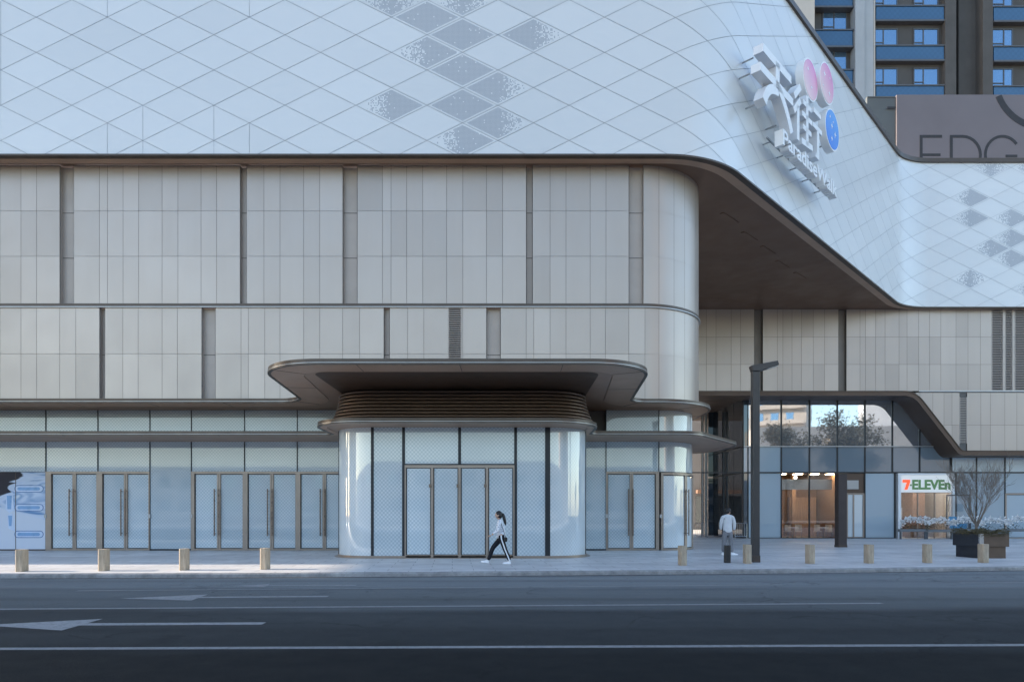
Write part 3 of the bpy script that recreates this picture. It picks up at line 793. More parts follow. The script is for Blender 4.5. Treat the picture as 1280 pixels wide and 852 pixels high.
# advertisement panel in the last shop bay
POST_DK = (2.0, 2.1)
def poster():
    Y = 29.2 - .05
    x0, x1, z0, z1 = wx(-60, Y), wx(56.4, Y), GZ0 + .05, ZD + .02
    mb = MB(); mb.box(x0, x1, Y, Y + .06, z0, z1)
    m, nt, p = new_mat('poster_print')
    tco = N(nt, 'ShaderNodeTexCoord'); tc = N(nt, 'ShaderNodeVectorMath', operation='ADD'); L(nt, tco.outputs['Object'], tc.inputs[0]); tc.inputs[1].default_value = (20.95, 0, -1.8)
    mp = N(nt, 'ShaderNodeMapping'); L(nt, tc.outputs[0], mp.inputs[0])
    mp.inputs['Rotation'].default_value = (0, radians(24), 0); mp.inputs['Scale'].default_value = (.32, 1, 1.25)
    n1 = N(nt, 'ShaderNodeTexNoise'); n1.inputs['Scale'].default_value = 1.6; n1.inputs['Detail'].default_value = 2; n1.inputs['Distortion'].default_value = 1.2
    L(nt, mp.outputs[0], n1.inputs['Vector'])
    cr = N(nt, 'ShaderNodeValToRGB'); L(nt, n1.outputs['Fac'], cr.inputs[0])
    e = cr.color_ramp.elements; e[0].position = .30; e[0].color = (.16, .30, .52, 1); e[1].position = .52; e[1].color = (.62, .70, .84, 1)
    q = e.new(.40); q.color = (.55, .63, .75, 1); q = e.new(.62); q.color = (.28, .42, .62, 1); q = e.new(.72); q.color = (.76, .80, .86, 1)
    sx = N(nt, 'ShaderNodeSeparateXYZ'); L(nt, tc.outputs[0], sx.inputs[0])
    # plain pale field below, dark field at the top left
    c = mixc(nt, ramp(nt, math_n(nt, 'ADD', sx.outputs[2], math_n(nt, 'MULTIPLY', sx.outputs[0], .25)), -.05, -.15), cr.outputs[0], (.66, .71, .80))
    dk = math_n(nt, 'ADD', math_n(nt, 'SUBTRACT', math_n(nt, 'MULTIPLY', sx.outputs[2], .9), math_n(nt, 'MULTIPLY', sx.outputs[0], .85)), math_n(nt, 'MULTIPLY', n1.outputs['Fac'], 1.4))
    c = mixc(nt, ramp(nt, dk, POST_DK[0], POST_DK[1]), c, (.035, .032, .04))
    L(nt, c, p.inputs['Base Color']); p.inputs['Roughness'].default_value = .5; p.inputs['Specular IOR Level'].default_value = .25
    o = mb.build('advertisement_panel', m, MALL)
    ln = MB()
    def pill(px0, px1, py, r, m1, yoff):
        cx0, cx1, cz = wx(px0, Y), wx(px1, Y), wz(py, Y)
        pts = [(cx1 + r * cos(a), cz + r * sin(a)) for a in [(-pi / 2 + pi * k / 10) for k in range(11)]] + [(cx0 + r * cos(a), cz + r * sin(a)) for a in [(pi / 2 + pi * k / 10) for k in range(11)]]
        ln.prism_map(pts, lambda a, b: (a, Y - yoff, b), lambda a, b: (a, Y + .01, b), mat=m1)
    for py in (610.5, 634, 667.3):
        pill(22.5, 50, py, .155, 0, .006); pill(22.5, 50, py, .125, 1, .009); pill(24, 48, py, .07, 2, .012)
    up = [(8, 617), (16, 615), (17.5, 637), (12, 641), (7, 636)]; dn = [(9.5, 643), (15.5, 641), (17.5, 658), (20, 664), (10.5, 660)]
    for s in (up, dn): ln.prism_map([(wx(a, Y), wz(b, Y)) for a, b in s], lambda a, b: (a, Y - .006, b), lambda a, b: (a, Y + .01, b), mat=1)
    for a, b, c, d in ((8.5, 619, 15, 636), (10.5, 644, 15.5, 657)):
        ln.prism_map([(wx(a, Y), wz(b, Y)), (wx(c, Y), wz(b, Y)), (wx(c - 1, Y), wz(d, Y)), (wx(a + 1, Y), wz(d, Y))], lambda a, b: (a, Y - .010, b), lambda a, b: (a, Y + .01, b), mat=2)
    ln.build('printed_bars', [surf('print_blue', (.10, .20, .42), .3), surf('print_pale', (.60, .70, .86), .3), surf('print_mid', (.22, .40, .66), .3)], o, merge=False)
    mb = MB(); mb.box(wx(19.4, Y), wx(20.0, Y), Y - .012, Y + .01, z0, z1); mb.box(x0, x1, Y - .02, Y + .05, z0 - .05, z0 - .002); mb.build('panel_joint', M['lip'], o)
poster()

# entrance pavilion of printed glass -------------------------------
BOX = Path(fillet([(-6.48, 29.1), (-6.48, 24.24), (2.78, 24.24), (2.78, 29.1)], [1.5, 1.5], 16))
bU = lambda px: BOX.u_at_x(wx(px, 24.24))
BZ0, BZ1 = .20, Z2 + .06
uL0, uL1 = BOX.c[1], BOX.c[17]; uR0, uR1 = BOX.c[18], BOX.c[34]
ul, ur = uL0 + (uL1 - uL0) * .16, uR0 + (uR1 - uR0) * .84
for a, b in ((0, ul), (ul, bU(465.5)), (bU(686.5), ur), (ur, BOX.len)):
    pane('corner_glass', BOX, a + .03, b - .03, BZ0, BZ1, M['frit_curved'])
ZB = wz(582, 24.24)
for a, b in ((465.5, 504.5), (644.5, 686.5)):
    wd = .12 if a > 600 else .035
    pane('glass_pane', BOX, bU(a) + .035, bU(b) - wd, BZ0, BZ1, M['frit'])
for a, b in ((504.5, 574.5), (574.5, 644.5)):
    pane('glass_pane', BOX, bU(a) + .035, bU(b) - .035, ZB + .06, BZ1, M['frit'])
mb = MB()
for u, wd in ((ul, .035), (bU(465.5), .05), (bU(504.5), .05), (bU(644.5), .05), (bU(684.5), .09), (ur, .04)):
    bar(mb, BOX, u - wd, u + wd, BZ0, BZ1, -.12, .02)
bar(mb, BOX, bU(574.5) - .05, bU(574.5) + .05, ZB + .05, BZ1, -.12, .02); bar(mb, BOX, bU(505.5), bU(643.5), ZB + .03, ZB + .075, -.1, .018)
mb.build('mullion', M['mullion'], MALL, smooth=True)
mb = MB()
path_slab(mb, BOX, 0, BOX.len, .10, BZ0, -.1, .03); path_slab(mb, BOX, 0, BOX.len, .10, .135, -.1, .16)
mb.build('plinth', M['frame'], MALL, smooth=True)
fr = MB(); xa, xb = bU(504.5) + .04, bU(644.5) - .04; q = (xb - xa) / 4
for k in range(5): bar(fr, BOX, xa + k * q - (.045 if k else 0), xa + k * q + (.045 if k < 4 else 0), BZ0 - .06, ZB + .03, -.1, .035)
bar(fr, BOX, xa + .04, xb - .04, ZB - .07, ZB + .03, -.1, .03); bar(fr, BOX, xa + .04, xb - .04, BZ0 - .06, BZ0 + .03, -.1, .03)
ed = fr.build('entrance_door', M['frame'], MALL)
for k in range(4):
    pane('door_glass', BOX, xa + k * q + .075, xa + (k + 1) * q - .075, BZ0 + .05, ZB - .09, M['frit'], ed, -.02)
    h = MB(); u = xa + k * q + (q - .07); p = BOX.at(u, .09)
    if k < 3: h.box(p[0] - .03, p[0] + .05, p[1] - .02, p[1] + .08, 2.62, 2.74); h.build('door_handle', M['handle'], ed)
mb = MB(); mb.prism([BOX.at(u, -.2) for u in BOX.c], .1, Z2); mb.build('pavilion_interior', M['backing'], MALL)

# ------------------------------------------------------------------ right-hand wing of the mall
YW, YG = 46.5, 48.4
X = lambda px, Y=YW: wx(px, Y)
Zw = lambda py, Y=YW: wz(py, Y)
wr = [ZS + .02, Zw(421), Zw(455.3), Zw(488.6)]
jw = [760, 790, 810, 836, 856, 872, 883, 895, 914, 925.6, 942.7, 953.5, 971.6, 978.6, 990, 1001.8, 1016.6, 1030.7, 1048, 1058, 1075, 1081.8, 1094.5, 1106.3, 1123.8, 1133.8, 1148.3, 1162, 1176, 1195, 1210, 1225.5, 1239.7, 1254, 1256.5, 1266, 1268.5, 1290, 1310, 1322, 1340, 1365, 1378, 1400, 1420, 1445, 1460, 1480, 1510, 1540, 1570]
recb = [(942.7, 953.5), (1048, 1058)]; loub = [(1239.7, 1254), (1256.5, 1266), (1268.5, 1290)]
pn, bk, rcw = MB(), MB(), []
def flat(mb, x0, x1, z0, z1, y, tone=0., mat=0): mb.poly([(x0, y, z0), (x1, y, z0), (x1, y, z1), (x0, y, z1)], [(x0, z0), (x1, z0), (x1, z1), (x0, z1)], tone, mat)
for a, b in zip(jw, jw[1:]):
    xa, xb = X(a), X(b)
    if (a, b) in recb:
        rc = MB(); rcw.append(rc)
        flat(rc, xa, xb, wr[3], wr[0], YW + .2)
        for x in (xa, xb): rc.poly([(x, YW, wr[3]), (x, YW + .2, wr[3]), (x, YW + .2, wr[0]), (x, YW, wr[0])])
    elif (a, b) in loub: pass
    else:
        for z0, z1 in zip(wr, wr[1:]): flat(pn, xa + .008, xb - .008, z1 + .008, z0 - .008, YW, random.gauss(0, .036))
        flat(bk, xa - .02, xb + .02, wr[3], wr[0], YW + .04)
# panels under the sloping portal edge
PO = Path(fillet([(5.0, Zw(489.2)), (X(1143), Zw(489.2)), (X(1201), Zw(563.5)), (90, Zw(563.5))], [1.6, .35], 10))
da = (X(1143), Zw(489.2)); db = (X(1201), Zw(563.5))
lr = [Zw(490.5), Zw(531), Zw(563.0)]
jl = [1120, 1135, 1150, 1166, 1180, 1190, 1199.5, 1208.7, 1226, 1238, 1256, 1271, 1290, 1305, 1325, 1340, 1360, 1380, 1395, 1420, 1440, 1460, 1480, 1510, 1540, 1570]
nxd, nzd = -(db[1] - da[1]), db[0] - da[0]                      # keep what lies above / right of the slope
for a, b in zip(jl, jl[1:]):
    for z0, z1 in zip(lr, lr[1:]):
        for m_, g, y in ((pn, .008, YW), (bk, -.02, YW + .04)):
            if m_ is pn and (a, b) == (1199.5, 1208.7): continue
            pc = [(X(a) + g, z1 + g), (X(b) - g, z1 + g), (X(b) - g, z0 - g), (X(a) + g, z0 - g)]
            pc = clip(pc, nxd, nzd, -(nxd * da[0] + nzd * da[1]))
            if len(pc) > 2: m_.poly([(p[0], y, p[1]) for p in pc], [(p[0], p[1]) for p in pc], random.gauss(0, .036))
wing = pn.build('wing_panel_wall', M['grey'], MALL, recalc=False, merge=False)
bk.build('panel_backing', M['backing'], wing, recalc=False, merge=False); [rc.build('recessed_bay', M['recess_dark'], wing) for rc in rcw]
for (a, b) in loub + [(1199.5, 1208.7)]:
    m2 = MB(); z0, z1 = (wr[3], wr[0]) if (a, b) in loub else (Zw(554), Zw(496))
    flat(m2, X(a), X(b), z0, z1, YW + .25, mat=1); z = z0 + .06
    while z < z1 - .06: m2.box(X(a) + .02, X(b) - .02, YW - .005, YW + .12, z, z + .04); z += .115
    for x in (X(a), X(b) - .04): m2.box(x, x + .04, YW - .01, YW + .2, z0, z1)
    m2.build('vent', [M['recess'], M['backing']], wing)
mb = MB(); mb.box(X(1143) + .3, 90, YW - .03, YW + .1, wr[3] - .05, wr[3] + .04); mb.build('floor_trim', M['ledge'], wing)
# portal lining round the recessed glass front
mb = MB(); v = []; us = PO.breaks(0, PO.len)
for u in us:
    a, b = PO.at(u, 0), PO.at(u, .30)
    v += [(a[0], YW - .12, a[1]), (b[0], YW - .12, b[1]), (b[0], YG + .3, b[1]), (a[0], YG + .3, a[1])]
f = []
for i in range(len(us) - 1):
    for k in range(4): f.append((4 * i + k, 4 * i + 4 + k, 4 * i + 4 + (k + 1) % 4, 4 * i + (k + 1) % 4))
mb.mesh(v, f); portal = mb.build('portal_lining', M['bronze_dark'], MALL, smooth=True, angle=30)
mb = MB(); v = []
for u in us:
    a, b = PO.at(u, .30), PO.at(u, .36); c = PO.at(u, -.03); d_ = PO.at(u, .02)
    v += [(c[0], YW - .16, c[1]), (d_[0], YW - .16, d_[1]), (d_[0], YW - .11, d_[1]), (c[0], YW - .11, c[1])]
mb.mesh(v, f); mb.build('lip', M['lip'], portal, smooth=True, angle=30)

# glazed front
GP = Path([(5., YG), (90., YG)]); gx = lambda px: wx(px, YG); gU = lambda px: gx(px) - 5.
ZT1, ZU, ZL = 9.9, wz(558, YG), wz(590.5, YG); ZF = -.12
gj = [929, 935, 976.5, 1011.7, 1046.5, 1081, 1115.3, 1149.3, 1188]
for i, (a, b) in enumerate(zip(gj, gj[1:])):
    m = M['mirror'] if i >= 1 else M['dark_glass']
    pane('window', GP, gU(a) + .03, gU(b) - .03, ZU + .05, ZT1, m)
    pane('spandrel_panel', GP, gU(a) + .04, gU(b) - .04, ZL + .06, ZU - .03, M['spandrel'] if i > 1 else M['frost'])
pane('window', GP, gU(1188) + .03, gU(1192), ZU + .05, ZT1, M['mirror'])
gr = [1190, 1220.5, 1256, 1291, 1326, 1361, 1396, 1431, 1466, 1501, 1540]
for a, b in zip(gr, gr[1:]): pane('spandrel_panel', GP, gU(a) + .03, gU(b) - .03, ZL + .06, ZU - .2, M['frit'])
pane('shop_glass', GP, gU(929) + .03, gU(935) - .03, ZF + .08, ZL - .04, M['dark_glass'])
pane('shop_glass', GP, gU(935) + .03, gU(976.5) - .03, ZF + .08, ZL - .04, M['frost'])
pane('shop_glass', GP, gU(1082), gU(1117.5), ZF + .08, ZL - .04, M['frost'])
for a, b in ((1196, 1220.5), (1220.5, 1256)): pane('shop_glass', GP, gU(a) + .03, gU(b) - .03, ZF + .08, ZL - .04, M['frost'])
for a, b in zip([1256, 1326, 1396, 1466], [1326, 1396, 1466, 1536]): pane('shop_glass', GP, gU(a) + .03, gU(b) - .03, wz(617, YG) + .06, ZL - .04, M['frost'])
for a in (1256, 1326, 1396, 1466): door_pair(GP, gU(a), gU(a + 70), ZF, wz(617, YG), (.1, .1), glass='frost', hl=1.9)
pane('shop_glass', GP, gU(976.5) + .03, gU(1011.7) - .02, ZF + .12, ZL - .06, M['clear']); pane('shop_glass', GP, gU(1011.7) + .02, gU(1046) - .03, ZF + .12, ZL - .06, M['clear'])
mb = MB()
for a in gj + gr[1:]:
    u = gU(a); wd = .05 if a not in (929, 935) else .03
    bar(mb, GP, u - wd, u + wd, ZL, ZT1, -.1, .05 if a < 1200 else .03)
for a in (929, 935, 976.5, 1011.7, 1081, 1118, 1220.5, 1256):
    u = gU(a); bar(mb, GP, u - .04, u + .04, ZF, ZL - .02, -.1, .04)
mb.box(5, 90, YG - .07, YG + .1, ZL - .03, ZL + .05); mb.box(gx(935), gx(1117), YG - .06, YG + .1, ZF - .05, ZF + .08); mb.box(gx(1196), gx(1256), YG - .06, YG + .1, ZF - .05, ZF + .08)
mb.build('mullion', M['mullion'], MALL)
mb = MB(); mb.box(gx(929), gx(1192), YG - .12, YG - .06, ZU - .02, ZU + .04); mb.build('glazing_ledge', M['ledge'], MALL)
# cafe: jamb, door, small room with warm light
mb = MB(); mb.box(gx(1046.5), gx(1056.5), YG - .06, YG + .3, ZF, ZL - .03); mb.build('door_jamb', M['bronze_dark'], MALL)
d = MB(); mb = d; xa, xb = gx(1058), gx(1080)
zt = wz(616, YG)
for x in (xa, xb - .09, xa + (xb - xa) * .36): d.box(x, x + .09, YG - .05, YG + .05, ZF, zt)
d.box(xa + .09, xb - .09, YG - .045, YG + .05, zt - .1, zt - .002); d.box(xa + .09, xb - .09, YG - .045, YG + .05, ZF, ZF + .12)
cd = d.build('door', M['frame'], MALL)
m2 = MB(); m2.box(xa + .1, xb - .1, YG, YG + .02, ZF + .13, zt - .11); m2.build('door_glass', M['frit_curved'], cd)
m2 = MB(); m2.box(xa, xb, YG + .02, YG + .05, zt + .01, ZL - .04); m2.build('transom_panel', M['bronze_dark'], cd)
m2 = MB(); m2.box(xa + .05, xa + .85, YG - .03, YG + .01, wz(611, YG), wz(600, YG)); m2.build('transom_sign', M['ledge'], cd)
I1 = surf('cafe_brown_wall', (.17, .085, .035), .8); I2 = surf('cafe_timber', (.30, .17, .09), .6, var=.25, vec_scale=(5, 1, .3)); I3 = surf('room_floor', (.30, .27, .24), .5)
LAMP = emit('ceiling_lamp_glow', (1., .74, .45), 15.); SIGNL = emit('lightbox_glow', (1., .95, .86), .75); LAMPP = emit('pendant_glow', (1., .93, .84), .8); LAMPW = emit('white_lamp_glow', (1., .92, .82), 16.)
x0, x1 = gx(972), gx(1057)
mb = MB(); mb.box(x0, x1, 52.8, 53, ZF, ZL); mb.box(x0, x0 + .1, YG + .35, 52.8, ZF, ZL); mb.box(x1 - .1, x1, YG + .35, 52.8, ZF, ZL)
room = mb.build('cafe_room', I1, MALL)
mb = MB(); mb.box(x0, x1, YG + .1, 53, ZL - .001, ZL + .1); mb.build('ceiling', M['bronze_dark'], room)
mb = MB(); mb.box(x0, x1, YG + .1, 53, ZF - .1, ZF + .01); mb.build('room_floor', I3, room)
mb = MB(); 
for k in range(4): mb.box(x0 + .6 + k * 1.2, x0 + 1.1 + k * 1.2, 49.6, 50.2, ZL - .05, ZL - .003)
mb.build('ceiling_lamp', LAMP, room)
mb = MB(); ball(mb, (gx(998), 48.9, wz(596.5, 48.9)), .14, .14, .14); mb.tube([(gx(998), 48.9, wz(596.5, 48.9) + .1), (gx(998), 48.9, ZL)], .01, 5); mb.build('pendant_lamp', LAMPP, room, smooth=True)
mb = MB(); mb.box(x0 + .25, x1 - .55, 49.3, 49.36, wz(611, YG) , wz(598, YG)); mb.build('hanging_signboard', M['ledge'], room)
mb = MB(); mb.box(gx(1009), gx(1014), 51, 51.3, ZF, ZL - .02); mb.box(x0 + .12, gx(1008), 52.5, 52.78, ZF + .02, ZF + 1.3); mb.box(gx(1016), x1 - .3, 52.4, 52.7, ZF + .02, 2.9); mb.build('timber_panelling', I2, room)
# convenience shop: lit white fascia, glass front, room
xa, xb = gx(1121), gx(1191.5); zf0, zf1 = wz(615, YG), wz(593.5, YG)
mb = MB()
mb.box(xa, xa + .2, YG - .18, YG + .2, ZF - .05, ZL - .04); mb.box(xb - .16, xb, YG - .18, YG + .2, ZF - .05, ZL - .04); mb.box(xa + .2, xb - .16, YG - .18, YG + .2, ZL - .16, ZL - .042)
shop = mb.build('shopfront_surround', M['sign_white'], MALL)
mb = MB(); mb.box(xa + .2, xb - .16, YG - .12, YG + .1, zf0, ZL - .162); fas = mb.build('shop_fascia', emit('fascia_glow', (1., .95, .86), .07), shop)
def text_mesh(body, size=1., bold=0., extrude=.0):
    cu = bpy.data.curves.new('lettering', 'FONT'); cu.body = body; cu.size = size; cu.offset = bold; cu.extrude = extrude; cu.resolution_u = 4
    ob = bpy.data.objects.new('lettering', cu); COL.objects.link(ob)
    bpy.context.view_layer.update()
    me = bpy.data.meshes.new_from_object(ob.evaluated_get(bpy.context.evaluated_depsgraph_get()))
    bpy.data.objects.remove(ob)
    vs = [tuple(v.co) for v in me.vertices]; fs = [tuple(p.vertices) for p in me.polygons]; bpy.data.meshes.remove(me)
    return vs, fs
def place_text(mb, body, fit, fn, extrude=.03, bold=.02, mat=0):
    """letters stretched to the box fit = (a0, a1, b0, b1); fn(a, b, depth) gives the point"""
    vs, fs = text_mesh(body, 1., bold, .5)
    ax = [v[0] for v in vs]; bx = [v[1] for v in vs]
    a0, a1, b0, b1 = fit; mxa, mna, mxb, mnb = max(ax), min(ax), max(bx), min(bx)
    mb.mesh([fn(a0 + (v[0] - mna) / (mxa - mna) * (a1 - a0), b0 + (v[1] - mnb) / (mxb - mnb) * (b1 - b0), (v[2] + .5) * extrude) for v in vs], fs, 0, mat)
RED = emit('red_letter_glow', (.85, .10, .03), .35, (.7, .08, .03)); GRN = emit('green_letter_glow', (.07, .16, .06), .22, (.06, .14, .06))
mb = MB(); fx = lambda a, b, d: (a, YG - .121 - d, b)
mb2 = MB(); zt_, zb_ = wz(599.3, YG), wz(611.6, YG)
s7 = [(1127, 599.3), (1136, 599.3), (1136, 602.6), (1132.8, 611.6), (1129.3, 611.6), (1132.2, 602.8), (1127, 602.8)]
mb2.prism_map([(gx(a), wz(b, YG)) for a, b in s7], lambda a, b: (a, YG - .16, b), lambda a, b: (a, YG - .121, b)); mb2.build('sign_numeral', RED, fas)
place_text(mb, 'ELEVEn', (gx(1139), gx(1186.5), zb_, zt_), fx, .035, .035)
mb.box(gx(1136.2), gx(1138.2), YG - .15, YG - .121, wz(607, YG), wz(605, YG))
mb.build('sign_lettering', GRN, fas, merge=False)
for a, b in ((1124.5, 1147), (1147, 1188)):
    pane('shop_glass', GP, gU(a) + .05, gU(b) - .03, ZF + .05, zf0 - .03, M['clear'])
mb = MB(); mb.box(gx(1124.5), gx(1188), YG - .04, YG + .04, zf0 - .05, zf0 - .002)
for a in (1147, 1168): mb.box(gx(a) - .03, gx(a) + .03, YG - .04, YG + .04, ZF, zf0 - .05)
mb.build('shopfront_frame', M['frame'], shop)
J1 = surf('shop_cream_wall', (.55, .48, .42), .7); J2 = surf('shop_terracotta_shelving', (.33, .19, .13), .6, var=.2, vec_scale=(3, 1, 2)); J3 = surf('shop_white_unit', (.75, .75, .76), .4)
x0, x1 = gx(1121) + .1, gx(1191) + .6
mb = MB(); mb.box(x0, x1, 53.4, 53.5, ZF, ZL); mb.box(x0, x0 + .08, YG + .25, 53.4, ZF, ZL); mb.box(x1 - .08, x1, YG + .25, 53.4, ZF, ZL); mb.box(x0, x1, YG + .15, 53.5, ZF - .1, ZF + .01); mb.box(x0, x1, YG + .15, 53.5, ZL - .001, ZL + .08)
room2 = mb.build('shop_room', J1, MALL)
mb = MB(); 
for k in range(3): mb.box(x0 + .5 + k * 1.3, x0 + 1.3 + k * 1.3, 50.0, 50.3, ZL - .04, ZL - .003)
mb.build('ceiling_lamp', LAMPW, room2)
mb = MB(); mb.box(gx(1150) + 1.2, gx(1155) + 1.2, 51.5, 52.8, ZF + .012, ZL - .3); mb.box(gx(1170), gx(1186), 51.2, 51.6, ZF + .012, 3.4); mb.box(x0 + .1, x0 + 2.2, 53.0, 53.38, 2.2, 2.5)
mb.build('shelving', J2, room2)
mb = MB(); mb.box(gx(1136), gx(1147), 50.3, 50.8, ZF + .012, wz(634, 50)); mb.box(gx(1127), gx(1134), 49.6, 50.1, ZF + .012, wz(656, 49.5)); mb.build('drinks_cabinet', J3, room2)
mb = MB(); mb.box(gx(1150), gx(1166), 49.5, 50.3, ZF + .012, ZF + .95); mb.build('counter', I2, room2)
# door leaf standing open beside the fascia
mb = MB(); p, q = Vector((gx(1181), YG - .15)), Vector((gx(1202), YG - 1.0)); dv = (q - p).normalized(); nv = Vector((-dv.y, dv.x)) * .03
def obox(mb, p, q, t, z0, z1): 
    d = (q - p).normalized(); n = Vector((-d.y, d.x)) * t
    mb.prism([tuple(p + n), tuple(q + n), tuple(q - n), tuple(p - n)], z0, z1)
zt = wz(618, YG)
obox(mb, p, p + dv * .07, .03, ZF, zt); obox(mb, q - dv * .16, q, .035, ZF, zt); obox(mb, p + dv * .07, q - dv * .16, .03, zt - .09, zt - .001); obox(mb, p + dv * .07, q - dv * .16, .03, ZF, ZF + .09)
od = mb.build('door', M['win_frame'], MALL)
mb = MB(); obox(mb, p + dv * .07, q - dv * .16, .01, ZF + .09, zt - .09); mb.build('door_glass', M['clear'], od)
mb = MB(); obox(mb, p + dv * .15, p + dv * .62, .016, 1.1, 1.45); obox(mb, p + dv * .2, q - dv * .25, .016, .62, .95); mb.build('door_notice', surf('notice_blue', (.10, .32, .55), .4), od)

# passage between the two volumes
PX = wx(928.5, YG)
SIDE = Path([(PX - .15, 55.0), (PX, YG)])
mb = MB(); mb.box(5, 90, YG + 6.6, YG + 6.9, -.2, 10); 
for (a, b) in ((0, .45), (.45, .72), (.72, 1.0)):
    pane('passage_glass', SIDE, SIDE.len * a + .04, SIDE.len * b - .04, ZF, ZL, M['dark_glass']); pane('passage_glass', SIDE, SIDE.len * a + .04, SIDE.len * b - .04, ZL + .08, ZU - .03, M['dark_glass']); pane('passage_glass', SIDE, SIDE.len * a + .04, SIDE.len * b - .04, ZU + .05, ZT1, M['dark_glass'])
mb = MB(); path_slab(mb, SIDE, 0, SIDE.len, ZF - .1, ZT1, -.3, -.06); 
for z in (ZL, ZU): path_slab(mb, SIDE, 0, SIDE.len, z - .03, z + .07, -.06, .03)
mb.box(PX + .02, gx(935), YG + .05, YG + .4, ZF, ZT1)
mb.build('passage_frame', M['mullion'], MALL)
BACK = Path([(wx(884.5, 55), 55), (PX + .2, 55)])
pane('passage_glass', BACK, .05, BACK.len - .03, ZF, ZL - .05, M['dark_glass']); pane('passage_glass', BACK, .05, BACK.len - .03, ZL + .05, ZT1, M['dark_glass'])
mb = MB()
for px in (878, 882.5): mb.tube([(wx(px, 54.6), 54.6, -.2), (wx(px, 54.6), 54.6, ZT1)], .11, 10)
mb.build('passage_pipe', M['ledge'], MALL, smooth=True)
mb = MB(); mb.box(7, PX + 6, YW - .02, 60, 9.78, 9.86); mb.build('passage_ceiling', M['bronze_dark'], MALL)
mb = MB(); mb.box(8.3, PX + 20, 55.4, 60, 9.9, ZS); mb.box(gx(935), 90, 55, 60, -.3, ZS); mb.build('wing_rear', M['recess'], MALL)
mb = MB(); mb.box(gx(935) , 90, YG + .12, YG + .2, ZU - .3, ZT1); mb.box(gx(1192), 90, YG + .12, YG + .2, ZF, ZU - .3); mb.box(gx(1081), gx(1121), YG + .12, YG + .2, ZF, ZL); mb.box(gx(929), gx(971.5), YG + .12, YG + .2, ZF, ZL);  mb.build('shop_interior_backing', M['backing'], MALL)

# ------------------------------------------------------------------ the sign on the splayed face
_L = hypot(B2[0] - A2[0], B2[1] - A2[1]); FD = ((B2[0] - A2[0]) / _L, (B2[1] - A2[1]) / _L); FN = (FD[1], -FD[0])
def face(u, z, n): return (A2[0] + FD[0] * u + FN[0] * n, A2[1] + FD[1] * u + FN[1] * n, z)
SIGN = thing('wall_sign', face(6.5, 17.0, 0), 'white raised characters with pink and blue star discs on the splayed white wall', 'sign')
NF, ND = 1.0, .40          # front of the letters, their depth
def stroke(mb, pts, wds=None, hw=.13):
    """thick raised stroke along (u, z) points"""
    P = [Vector(p) for p in pts]; lft, rgt = [], []
    for i, p in enumerate(P):
        d = (P[min(i + 1, len(P) - 1)] - P[max(i - 1, 0)]).normalized(); n = Vector((-d.y, d.x)) * ((wds[i] if wds else hw))
        lft.append(tuple(p + n)); rgt.append(tuple(p - n))
    mb.prism_map(rgt + lft[::-1], lambda a, b: face(a, b, NF), lambda a, b: face(a, b, NF - ND), mat=0, side_mat=1)
def arcpts(a, b, bulge, n=7):
    a, b = Vector(a), Vector(b); m = Vector((-(b - a).y, (b - a).x)) * bulge
    return [tuple(a + (b - a) * t + m * 4 * t * (1 - t)) for t in [k / n for k in range(n + 1)]]
def char_tian():
    mb = MB(); hw = .165
    stroke(mb, [(2.0, 20.25), (4.9, 20.25)], hw=hw); stroke(mb, [(1.75, 19.38), (5.1, 19.38)], hw=hw)
    stroke(mb, [(3.45, 20.3), (3.44, 19.3)] + arcpts((3.42, 19.1), (2.15, 18.15), -.16), None, .188)
    stroke(mb, arcpts((3.55, 19.35), (4.95, 18.02), .06), None, .188)
    return mb
def char_jie():
    mb = MB(); hw = .135
    stroke(mb, [(5.95, 20.45), (5.25, 19.75)], hw=hw)                      # left radical
    stroke(mb, [(5.95, 19.85), (5.2, 19.1)], hw=hw); stroke(mb, [(5.68, 19.5), (5.68, 18.0)], hw=hw)
    stroke(mb, [(6.25, 19.95), (7.25, 19.95)], hw=.11); stroke(mb, [(6.75, 20.4), (6.75, 19.35)], hw=hw)
    stroke(mb, [(6.15, 19.4), (7.35, 19.4)], hw=.11)
    stroke(mb, [(6.25, 18.85), (7.25, 18.85)], hw=.11); stroke(mb, [(6.75, 19.3), (6.75, 18.2)], hw=hw); stroke(mb, [(6.1, 18.15), (7.4, 18.3)], hw=.13)
    stroke(mb, [(7.55, 20.15), (8.45, 20.15)], hw=.11)                      # right radical
    stroke(mb, [(7.45, 19.45), (8.6, 19.45)], hw=.11); stroke(mb, [(8.1, 19.4), (8.1, 18.1), (7.8, 18.2)], hw=hw)
    return mb
char_tian().build('raised_character', [M['sign_white'], M['sign_side']], SIGN, merge=False)
char_jie().build('raised_character', [M['sign_white'], M['sign_side']], SIGN, merge=False)
mb = MB(); place_text(mb, 'ParadiseWalk', (4.0, 10.7, 17.15, 17.82), lambda a, b, d: face(a, b, NF - .36 + d), .36, .018)
mb.build('raised_lettering', M['sign_white'], SIGN, merge=False)
def pin(u, z, n1, r_):
    mb = MB(); mb.tube([face(u, z, 0), face(u, z, n1)], r_, 6); mb.build('support_pin', M['steel_dark'], SIGN, merge=False)
for z in (17.62,):
    mb = MB(); mb.mesh([face(u, zz, n) for u in (3.9, 10.9) for zz in (z, z + .06) for n in (.30, .38)], [(0, 1, 3, 2), (4, 6, 7, 5), (0, 4, 5, 1), (2, 3, 7, 6), (0, 2, 6, 4), (1, 5, 7, 3)])
    mb.build('support_rail', M['steel_dark'], SIGN, merge=False)
for u, z in ((2.0, 19.42), (2.3, 20.2), (2.6, 18.45), (4.5, 20.2), (4.6, 18.4), (5.7, 18.4), (5.75, 19.9), (6.75, 19.5), (8.1, 18.5), (8.1, 20.1)): pin(u, z, .46, .035)
for u in (4.3, 5.8, 7.3, 8.8, 10.4): pin(u, 17.62, .34, .03)
